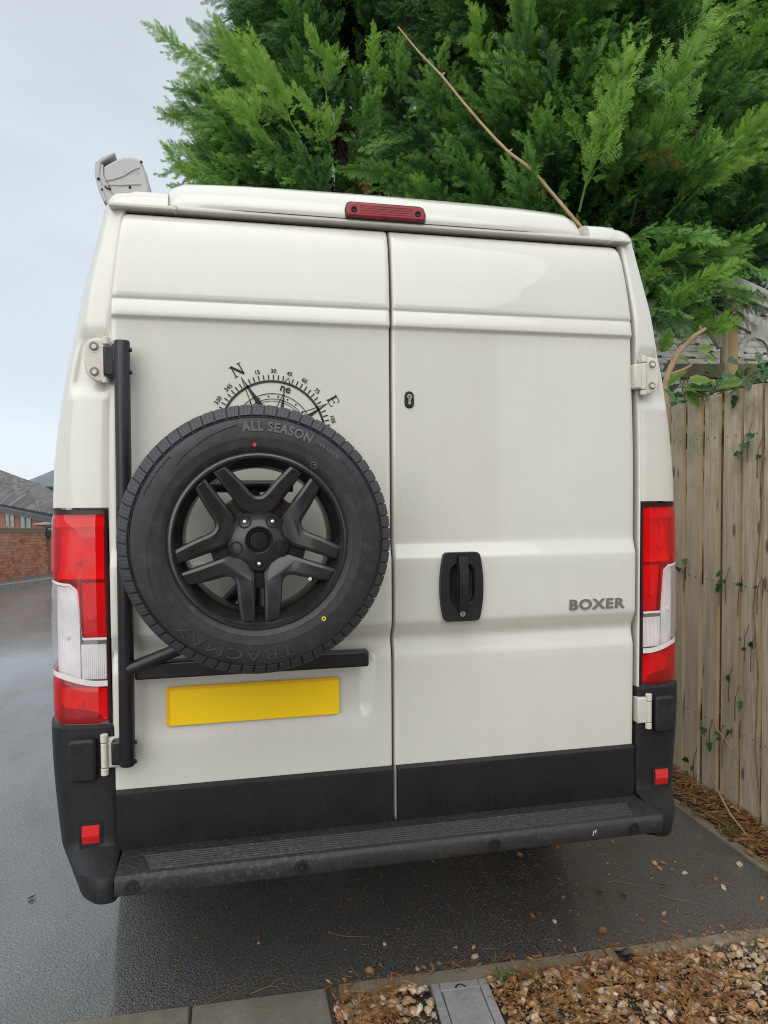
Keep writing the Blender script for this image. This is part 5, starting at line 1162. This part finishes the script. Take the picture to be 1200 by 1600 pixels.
mb = MB(); vs = [E0.lerp(E1, i/10)-Vector((0, 0, .03)) for i in range(11)]+[top(i/10)-Vector((0, 0, .03)) for i in range(11)]; mb.add(vs, [(i, i+1, 12+i, 11+i) for i in range(10)]); mb.build('roof_deck', 'tile', bg_)
ed_ = (E1-E0); ed_.z = 0; ed_.normalize(); eo = Vector((ed_.y, -ed_.x, 0)); eo = eo if eo.dot(CAMP-E0) > 0 else -eo
mb = MB(); mb.bar(E0+eo*.05-Vector((0, 0, .07)), E1+eo*.05-Vector((0, 0, .07)), .12, .10); mb.build('gutter', 'gutter', bg_, False, .01, 2)
mb = MB(); mb.bar(E0-eo*.02-Vector((0, 0, .16)), E1-eo*.02-Vector((0, 0, .16)), .03, .16); mb.build('fascia', 'gutter', bg_)
bl_ = (E1-E0).length; ang_ = atan2(ed_.y, ed_.x); wf = Matrix.Translation((E0-eo*.28).to_tuple()[:2]+(-1.2,)) @ Matrix.Rotation(ang_, 4, 'Z')
sgn_ = -1 if (wf.to_3x3() @ Vector((0, -1, 0))).dot(eo) > 0 else 1
mb = MB(); mb.box((0, 0, 0), (bl_-.3, 4 if sgn_ < 0 else -4, 2.02)); mb.build('wall', 'brickwork', bg_, mx=wf)
def win(s0, s1, z0, z1, panes):
    f = MB(); d = .03
    for a, b in ((s0, s0+.07), (s1-.07, s1)): f.box((a, sgn_*d, z0), (b, sgn_*-.02, z1))
    for a, b in ((z0, z0+.06), (z1-.06, z1)): f.box((s0+.07, sgn_*d, a), (s1-.07, sgn_*-.02, b))
    for k in range(1, panes): x = lerp(s0, s1, k/panes); f.box((x-.06, sgn_*d, z0+.06), (x+.06, sgn_*-.02, z1-.06))
    fo = f.build('window', 'frame', bg_, mx=wf)
    for k in range(panes):
        p = MB(); a, b = lerp(s0, s1, k/panes)+.06, lerp(s0, s1, (k+1)/panes)-.06; p.box((a, sgn_*.012, z0+.06), (b, sgn_*.004, z1-.06)); p.build('pane', 'glass', fo, mx=wf)
sw_ = lambda p: (Vector(p)-E0).dot(ed_)
win(sw_((-9.279, 26.987, 0)), sw_((-8.28, 25.54, 0)), 1.30, 1.84, 2); win(sw_((-7.92, 24.85, 0)), sw_((-7.13, 23.25, 0)), 1.30, 1.84, 2)
def gable_house(name, label, c, rot, w_, d_, he, hr, hip, roofm, wins, cat='house', base=-1.3):
    t = thing(name, (c[0], c[1], base), label, cat); m = Matrix.Translation((c[0], c[1], 0)) @ Matrix.Rotation(rot, 4, 'Z')
    mb = MB(); mb.box((-w_/2, 0, base), (w_/2, d_, he))
    if not hip: mb.add([(-w_/2, 0, he), (-w_/2, d_, he), (-w_/2, d_/2, hr-.05), (w_/2, 0, he), (w_/2, d_, he), (w_/2, d_/2, hr-.05)], [(0, 2, 1), (3, 4, 5)])
    mb.build('wall', 'brickwork', t, mx=m)
    o_ = .35; rr = MB(); h_ = hip
    A = [(-w_/2-o_, -o_, he-.1), (w_/2+o_, -o_, he-.1), (w_/2+o_, d_+o_, he-.1), (-w_/2-o_, d_+o_, he-.1), (-w_/2+h_-o_*(not hip), d_/2, hr), (w_/2-h_+o_*(not hip), d_/2, hr)]
    rr.add(A, [(0, 1, 5, 4), (2, 3, 4, 5), (1, 2, 5), (3, 0, 4), (3, 2, 1, 0)]); rr.build('roof', roofm, t, mx=m)
    g = MB(); g.box((-w_/2-o_, -o_-.1, he-.2), (w_/2+o_, -o_, he-.09)); g.build('gutter', 'gutter', t, mx=m)
    for x0, z0, x1, z1 in wins:
        f = MB(); f.box((x0, -.04, z0), (x1, .02, z0+.08)); f.box((x0, -.04, z1-.08), (x1, .02, z1)); f.box((x0, -.04, z0+.08), (x0+.08, .02, z1-.08)); f.box((x1-.08, -.04, z0+.08), (x1, .02, z1-.08)); f.box(((x0+x1)/2-.04, -.04, z0+.08), ((x0+x1)/2+.04, .02, z1-.08)); fo = f.build('window', 'white', t, mx=m)
        p = MB(); p.box((x0+.08, -.015, z0+.08), (x1-.08, -.005, z1-.08)); p.build('pane', 'glass', fo, mx=m)
        l = MB(); l.box((x0-.1, -.05, z1+.02), (x1+.1, .01, z1+.2)); l.build('lintel', 'coping', t, mx=m)
    return t
gable_house('brick_house', 'far red brick house with a grey slate roof above the bungalow', (-9.3, 43.4), -.21, 7.2, 5.5, 1.75, 3.05, 1.5, 'slate', [(-2.1, .0, -1.75, 1.18), (-.5, -.2, .6, 1.0), (1.6, -.2, 2.7, 1.0)], base=-2.0)
gable_house('gabled_house', 'brown gabled house at the far left edge', (-15.6, 46.5), -.3+pi/2, 5, 5.0, 1.9, 4.2, 0, 'tile', [(-1, -.2, .2, 1.0)], base=-2.0)
gable_house('terraced_house', 'far brick house hidden behind the van at the end of the road', (-2.0, 46.0), -.1, 9, 6, 2.6, 4.6, 1.2, 'tile', [(-2.6, .2, -1.4, 1.6), (1.4, .2, 2.6, 1.6)], base=-2.0)
gable_house('house_opposite', 'pale brick house standing across the way behind the photographer', (1.0, -15.0), pi, 10, 7, 5.2, 8.6, 0, 'tile', [(-3.6, .9, -2.0, 2.2), (1.6, .9, 3.2, 2.2), (-3.6, 3.3, -2.2, 4.5), (-.6, 3.3, .6, 4.5), (1.8, 3.3, 3.2, 4.5)], base=0)
# ------------------------------------------------------------------ gravel, litter, drain cover and small things on the ground
def stonemat(name, stops):
    k = NM(name); at = k.n('ShaderNodeAttribute', attribute_name='tone'); oi = k.n('ShaderNodeObjectInfo')
    c = k.ramp(k.math('FRACT', k.math('ADD', at.outputs['Fac'], oi.outputs['Random']), 0), stops); c = k.mix(k.ramp(k.noise(45, 4, .6, None, 'World'), [(.4, 0.), (.75, .5)]), c, (.14, .09, .05))
    c = k.mix(1., c, (1.2, 1.12, 1.03), 'MULTIPLY'); k.l(c, k.b.inputs['Base Color']); setin(k.b, Roughness=.5); k.bump(k.noise(120, 3, .6, None, 'World'), .25, .003); return k.m
M['stone'] = stonemat('gravel_stone', [(0., (.25, .13, .055)), (.14, (.36, .23, .11)), (.28, (.12, .075, .045)), (.42, (.44, .33, .20)), (.54, (.22, .20, .18)), (.64, (.52, .46, .38)), (.74, (.33, .18, .075)), (.86, (.50, .42, .31)), (1., (.16, .11, .08))])
M['litter'] = stonemat('leaf_litter', [(0., (.20, .085, .025)), (.25, (.30, .14, .045)), (.5, (.14, .065, .025)), (.7, (.36, .20, .08)), (.85, (.10, .05, .022)), (1., (.42, .26, .11))])
ico = bmesh.new(); bmesh.ops.create_icosphere(ico, subdivisions=1, radius=1); IV = [v.co.copy() for v in ico.verts]; IF = [tuple(v.index for v in f.verts) for f in ico.faces]; ico.free()
ico = bmesh.new(); bmesh.ops.create_icosphere(ico, subdivisions=2, radius=1); IV2 = [v.co.copy() for v in ico.verts]; IF2 = [tuple(v.index for v in f.verts) for f in ico.faces]; ico.free()
class Toned(MB):
    def __init__(s): super().__init__(); s.t = []
    def put(s, vs, fs, tone): s.add(vs, fs); s.t += [tone]*len(vs)
    def out(s, name, mat, smooth=True, ang=40):
        me = s.mesh(name, mat, smooth, ang); a = me.attributes.new('tone', 'FLOAT', 'POINT'); a.data.foreach_set('value', s.t); return me
RG = random.Random(21)
def pebble(r, fine=False):
    sd = Vector((RG.uniform(0, 99), RG.uniform(0, 99), RG.uniform(0, 99))); sc = Vector((r*RG.uniform(.8, 1.35), r*RG.uniform(.7, 1.), r*RG.uniform(.4, .7))); m = Euler((RG.uniform(-.5, .5), RG.uniform(-.5, .5), RG.uniform(0, 6.3))).to_matrix()
    return [m @ Vector((v.x*sc.x, v.y*sc.y, v.z*sc.z))*(1+.5*noise.noise(v*1.25+sd)) for v in (IV2 if fine else IV)], (IF2 if fine else IF)
def curl(L, wd, c, n=4, bend_=.8):
    yaw = RG.uniform(0, 6.3); pit = RG.uniform(-.35, .35); rl_ = RG.uniform(-.8, .8); m = Euler((rl_, pit, yaw)).to_matrix(); vs = []
    for i in range(n+1):
        t = i/n; w_ = wd*(sin(pi*min(.97, max(.05, t)))**.7); z = bend_*L*.35*(t-.5)**2*2
        vs += [m @ Vector((L*(t-.5), -w_, z+abs(w_)*.5)), m @ Vector((L*(t-.5), 0, z)), m @ Vector((L*(t-.5), w_, z+abs(w_)*.5))]
    fs = [f for i in range(n) for f in ((i*3, i*3+3, i*3+4, i*3+1), (i*3+1, i*3+4, i*3+5, i*3+2))]
    return [v+Vector(c) for v in vs], fs
def twiglet(L, r, c, n=4):
    yaw = RG.uniform(0, 6.3); d = Vector((cos(yaw), sin(yaw), RG.uniform(-.12, .2))); sd_ = Vector((-sin(yaw), cos(yaw), 0)); k = RG.uniform(-.3, .3)
    p = [Vector(c)+d*L*(i/n-.5)+sd_*k*L*((i/n-.5)**2) for i in range(n+1)]; q = MB(); q.tube(p, [r*(1-.5*i/n) for i in range(n+1)], 4, False); return [Vector(v) for v in q.v], q.f
def bed_z(x, y): return .010+.008*noise.noise((x*5, y*5, 0))
def in_drain(x, y, g=0.): return .098-g < x < .292+g and -.215-g < y < .005+g
inbed = lambda x, y: y < edge(x)-.062 and not in_drain(x, y)
gv = Toned()
for k in range(15000):
    x = RG.uniform(-.19, 2.3); y = -RG.random()**1.3*1.1+.05
    if not inbed(x, y): continue
    r = RG.choice((.0022, .003, .003, .0045, .006, .008, .0105, .0135))*RG.uniform(.8, 1.25); big = r > .0095
    p, f = pebble(r, big); z = bed_z(x, y)+RG.uniform(.0, .012)+(.006 if big else 0); gv.put([v+Vector((x, y, z)) for v in p], f, RG.random())
tag(link('gravel_bed', gv.out('gravel_bed', 'stone', True, 24)), 'mixed brown and pale gravel filling the bed in the foreground', None, None, 'stuff')
lt = Toned()
for k in range(18000):
    x = RG.uniform(-.19, 2.3); y = -RG.random()**1.2*1.1+.05
    if not inbed(x, y) or noise.noise((x*3.1, y*3.1, 7)) < -.25+.3*RG.random(): continue
    z = bed_z(x, y)+RG.uniform(.012, .030)
    if RG.random() < .5: p, f = curl(RG.uniform(.006, .03), RG.uniform(.0012, .006), (x, y, z))
    else: p, f = twiglet(RG.uniform(.015, .085), RG.uniform(.0007, .0018), (x, y, z+.003))
    lt.put(p, f, RG.random())
for k in range(3600):                                  # the strip along the fence
    y = RG.uniform(-.05, 4.5)**1.0; x = RG.uniform(1.62, 1.86)+RG.gauss(0, .015)
    if x < 1.60+RG.random()*.05: continue
    z = .016+.03*(x-1.62)+G(y)+RG.uniform(.004, .025)
    if RG.random() < .3: p, f = curl(RG.uniform(.015, .05), RG.uniform(.003, .010), (x, y, z))
    else: p, f = twiglet(RG.uniform(.03, .12), RG.uniform(.0009, .0024), (x, y, z+.004))
    lt.put(p, f, RG.random())
tag(link('leaf_litter', lt.out('leaf_litter', 'litter', True, 60)), 'orange brown dead leaves and conifer twigs over the gravel and fence strip', None, None, 'stuff')
nd = Toned()
for k in range(1500):                                  # small debris blown over the asphalt
    x = RG.gauss(.75, .6); y = RG.uniform(.1, 1.0)**1.2
    if not (-1.3 < x < 1.6): continue
    if RG.random() < .40: p, f = twiglet(RG.uniform(.010, .034), RG.uniform(.0005, .0011), (x, y, .004))
    elif RG.random() < .3: p, f = curl(RG.uniform(.006, .018), RG.uniform(.001, .003), (x, y, .004))
    else:
        p, f = pebble(RG.choice((.0015, .002, .003))); p = [v+Vector((x, y, .002)) for v in p]
    nd.put(p, f, RG.random())
for k in range(260):
    x = RG.uniform(-.2, 1.55); y = edge(x)+abs(RG.gauss(0, .035))-.02
    p, f = (twiglet(RG.uniform(.015, .06), RG.uniform(.0006, .0016), (x, y, .016)) if RG.random() < .6 else curl(RG.uniform(.008, .025), RG.uniform(.002, .005), (x, y, .016))); nd.put(p, f, RG.random())
tag(link('needle_debris', nd.out('needle_debris', 'litter', True, 60)), 'fine conifer needles and grit scattered on the asphalt', None, None, 'stuff')
gr = MB()
def tuft(x, y, n, h, z0=.012):
    for k in range(n):
        a = RG.uniform(0, 6.3); l = h*RG.uniform(.5, 1.1); o = Vector((x+RG.gauss(0, .018), y+RG.gauss(0, .012), z0)); d = Vector((cos(a), sin(a), 0)); sdv = Vector((-sin(a), cos(a), 0))*.0016; b = o+d*l*.3+Vector((0, 0, l*.6)); c = o+d*l*.75+Vector((0, 0, l*.75))
        gr.add([o-sdv, o+sdv, b+sdv, b-sdv, c], [(0, 1, 2, 3), (3, 2, 4)])
for a in ((.345, -.03, 40, .05), (.42, -.06, 18, .03), (-.12, -.02, 16, .03), (1.66, .62, 46, .07), (1.69, .70, 30, .06), (1.60, .30, 40, .04), (1.64, .12, 30, .05), (1.0, -.12, 18, .04), (1.15, -.2, 16, .04), (.65, -.1, 14, .03), (1.75, .42, 24, .05), (-.17, .045, 12, .02)): tuft(*a)
M['grass'] = simple('grass_blades', (.06, .11, .025), .6, var=.4, nscale=30)
tag(gr.build('grass', 'grass'), 'small green grass tufts in the gravel and along the drive edge', None, None, 'stuff')
# drain cover
dr = thing('drain_cover', (.195, -.1, .0), 'square grey plastic drain cover set in the gravel beside the drive edging', 'drain cover')
dm = Matrix.Translation((.194, -.103, 0)) @ Matrix.Rotation(-.06, 4, 'Z')
mb = MB(); z = .021
for a, b in (((-.090, -.103), (-.062, .103)), ((.062, -.103), (.090, .103)), ((-.062, .066), (.062, .103)), ((-.062, -.103), (.062, -.090))): mb.box((a[0], a[1], -.03), (b[0], b[1], z))
mb.build('frame', 'drain', dr, False, .003, 2, mx=dm)
mb = MB(); mb.box((-.0595, -.0875, -.03), (.0595, .0635, z+.001)); mb.build('lid', 'drain', dr, False, .003, 2, mx=dm)
mb = MB(); mb.lathe([(.011, z+.0015), (.014, z+.003), (.017, z+.0015)], 14, (0, .070, 0), 'z', a0=0, a1=pi); mb.build('lifting_notch', 'seal', dr, mx=dm)
# crumpled scrap
cs = MB(); sd_ = Vector((4, 2, 9)); cs.add([Vector((v.x*.03, v.y*.024, v.z*.026))*(1+.9*noise.noise(v*2.2+sd_)) for v in IV2], IF2)
M['scrap'] = simple('black_plastic_scrap', (.012, .013, .016), .3, var=.3)
tag(cs.build('plastic_scrap', 'scrap', None, True, ang=10, mx=Matrix.Translation((.757, -.035, .032))), 'crumpled scrap of black plastic on the edging by the gravel', 'litter')
# loose stones, leaves and twigs on the asphalt
pm_ = []
PEB = {0: 'cream pebble on the asphalt just left of the drain cover', 3: 'lone pale pebble in the dark shade under the bumper step', 9: 'white-topped pebble right of the pebble row by the drain cover', 4: 'leftmost of the row of pebbles on the edging above the drain cover', 8: 'pebble ending the row on the edging, right of the drain cover',
 9: 'grey pebble on the asphalt a hand above the edging', 10: 'farthest of the three pebbles grouped right of the van', 11: 'middle pebble of the three grouped right of the van', 12: 'nearest of the pebbles grouped right of the van', 13: 'flat tan pebble alone on the open asphalt towards the fence', 14: 'brownish pebble alone in front of the flat tan one',
 15: 'biggest pebble on the asphalt near the verge edging', 16: 'oval pale pebble lying on the litter strip below the fence', 20: 'tiny pebble far left on the bare asphalt', 21: 'pebble closest to the right edge of the picture'}
TWG = ['branching brown twig in the shade under the step, right of centre', 'brown twig on the asphalt right of the bumper sensor, near the tan pebbles', 'twig lying nearest the litter on the right half of the drive', 'thin twig on the dark asphalt left of the drain cover', 'short twig beside the edging at far right', 'twig along the paving slab joint at the lower left', 'small twig lying right of the slab joint, lower left', 'short twig on the edging above the gravel bed']
for k in range(4):
    p, f = pebble(1, True); q = Toned(); q.put(p, f, k*.27); pm_.append(q.out('loose_stone', 'stone', True, 60))
for i, (x, y, r) in enumerate([(-.057, .127, .015), (.297, .118, .013), (.25, .178, .011), (.737, .371, .010), (.096, .105, .010), (.118, .108, .009), (.147, .11, .010), (.172, .113, .009), (.31, .168, .009), (1.213, .511, .013), (1.209, .472, .012), (1.253, .452, .011), (1.286, .416, .013), (1.378, .352, .011), (1.369, .295, .012), (1.544, .427, .015), (1.68, .52, .02), (.64, .24, .008), (1.05, .2, .009), (.02, .25, .007), (-.4, .35, .006), (1.46, .2, .010)]):
    tag(link('loose_stone', pm_[i % 4], None, Matrix.Translation((x, y, r*.4)) @ Matrix.Rotation(i*1.3, 4, 'Z') @ Matrix.Scale(r, 4)), PEB.get(i, 'small pale pebble lying loose on the dark asphalt near the edging'), 'pebble', 'loose pebbles on the drive')
lm_ = []
for k in range(4):
    q = Toned(); p, f = curl(1, .22+.05*k, (0, 0, .1), 5, .7); q.put(p, f, k*.23); lm_.append(q.out('fallen_leaf', 'litter', True, 60))
for i in range(20):
    x, y = (RG.uniform(-.1, 1.5), RG.uniform(.12, .75)) if i < 15 else (RG.uniform(-1.3, -.2), RG.uniform(.2, 1.2)); L = RG.uniform(.018, .04)
    tag(link('fallen_leaf', lm_[i % 4], None, Matrix.Translation((x, y, .003)) @ Matrix.Rotation(RG.uniform(0, 6), 4, 'Z') @ Matrix.Scale(L, 4)), 'small curled brown leaf fallen on the dark asphalt', 'leaf', 'fallen leaves on the drive')
for i, (x, y, L) in enumerate([(.74, .42, .15), (1.0, .40, .12), (1.14, .27, .11), (-.1, .33, .13), (1.3, .12, .12), (-.52, .11, .15), (-.38, .10, .10), (.56, .13, .09)]):
    q = MB(); yaw = RG.uniform(-.5, .5); p = [Vector((cos(yaw)*L*(t-.5)+.01*sin(5*t+i), sin(yaw)*L*(t-.5)+.02*sin(3*t+i), .005+.004*sin(pi*t))) for t in [k/6 for k in range(7)]]
    q.tube(p, [.0019-.0012*k/6 for k in range(7)], 5); q.tube([p[3], p[3]+Vector((.02, .018, .006)), p[3]+Vector((.045, .022, .002))], [.0014, .001, .0005], 4)
    tag(q.build('fallen_twig', 'twig', None, True, mx=Matrix.Translation((x, y, 0))), TWG[i], 'twig', 'fallen twigs on the drive')
q = MB(); q.tube([(1.83, .98, .12), (1.77, .84, .09), (1.73, .72, .06), (1.70, .56, .03)], [.004, .005, .005, .004], 6); q.tube([(1.78, .87, .095), (1.80, .80, .14)], [.003, .001], 5)
tag(q.build('fallen_branch', 'stick', None, True), 'dry pale stick leaning on the foot of the fence', 'branch')
q = MB(); q.tube([(1.835, .84, .30), (1.825, .90, .35), (1.828, .945, .37)], [.003, .0035, .002], 6)
tag(q.build('straw_stalk', 'stick', None, True), 'pale straw stalk caught low on the fence boards', 'stalk')
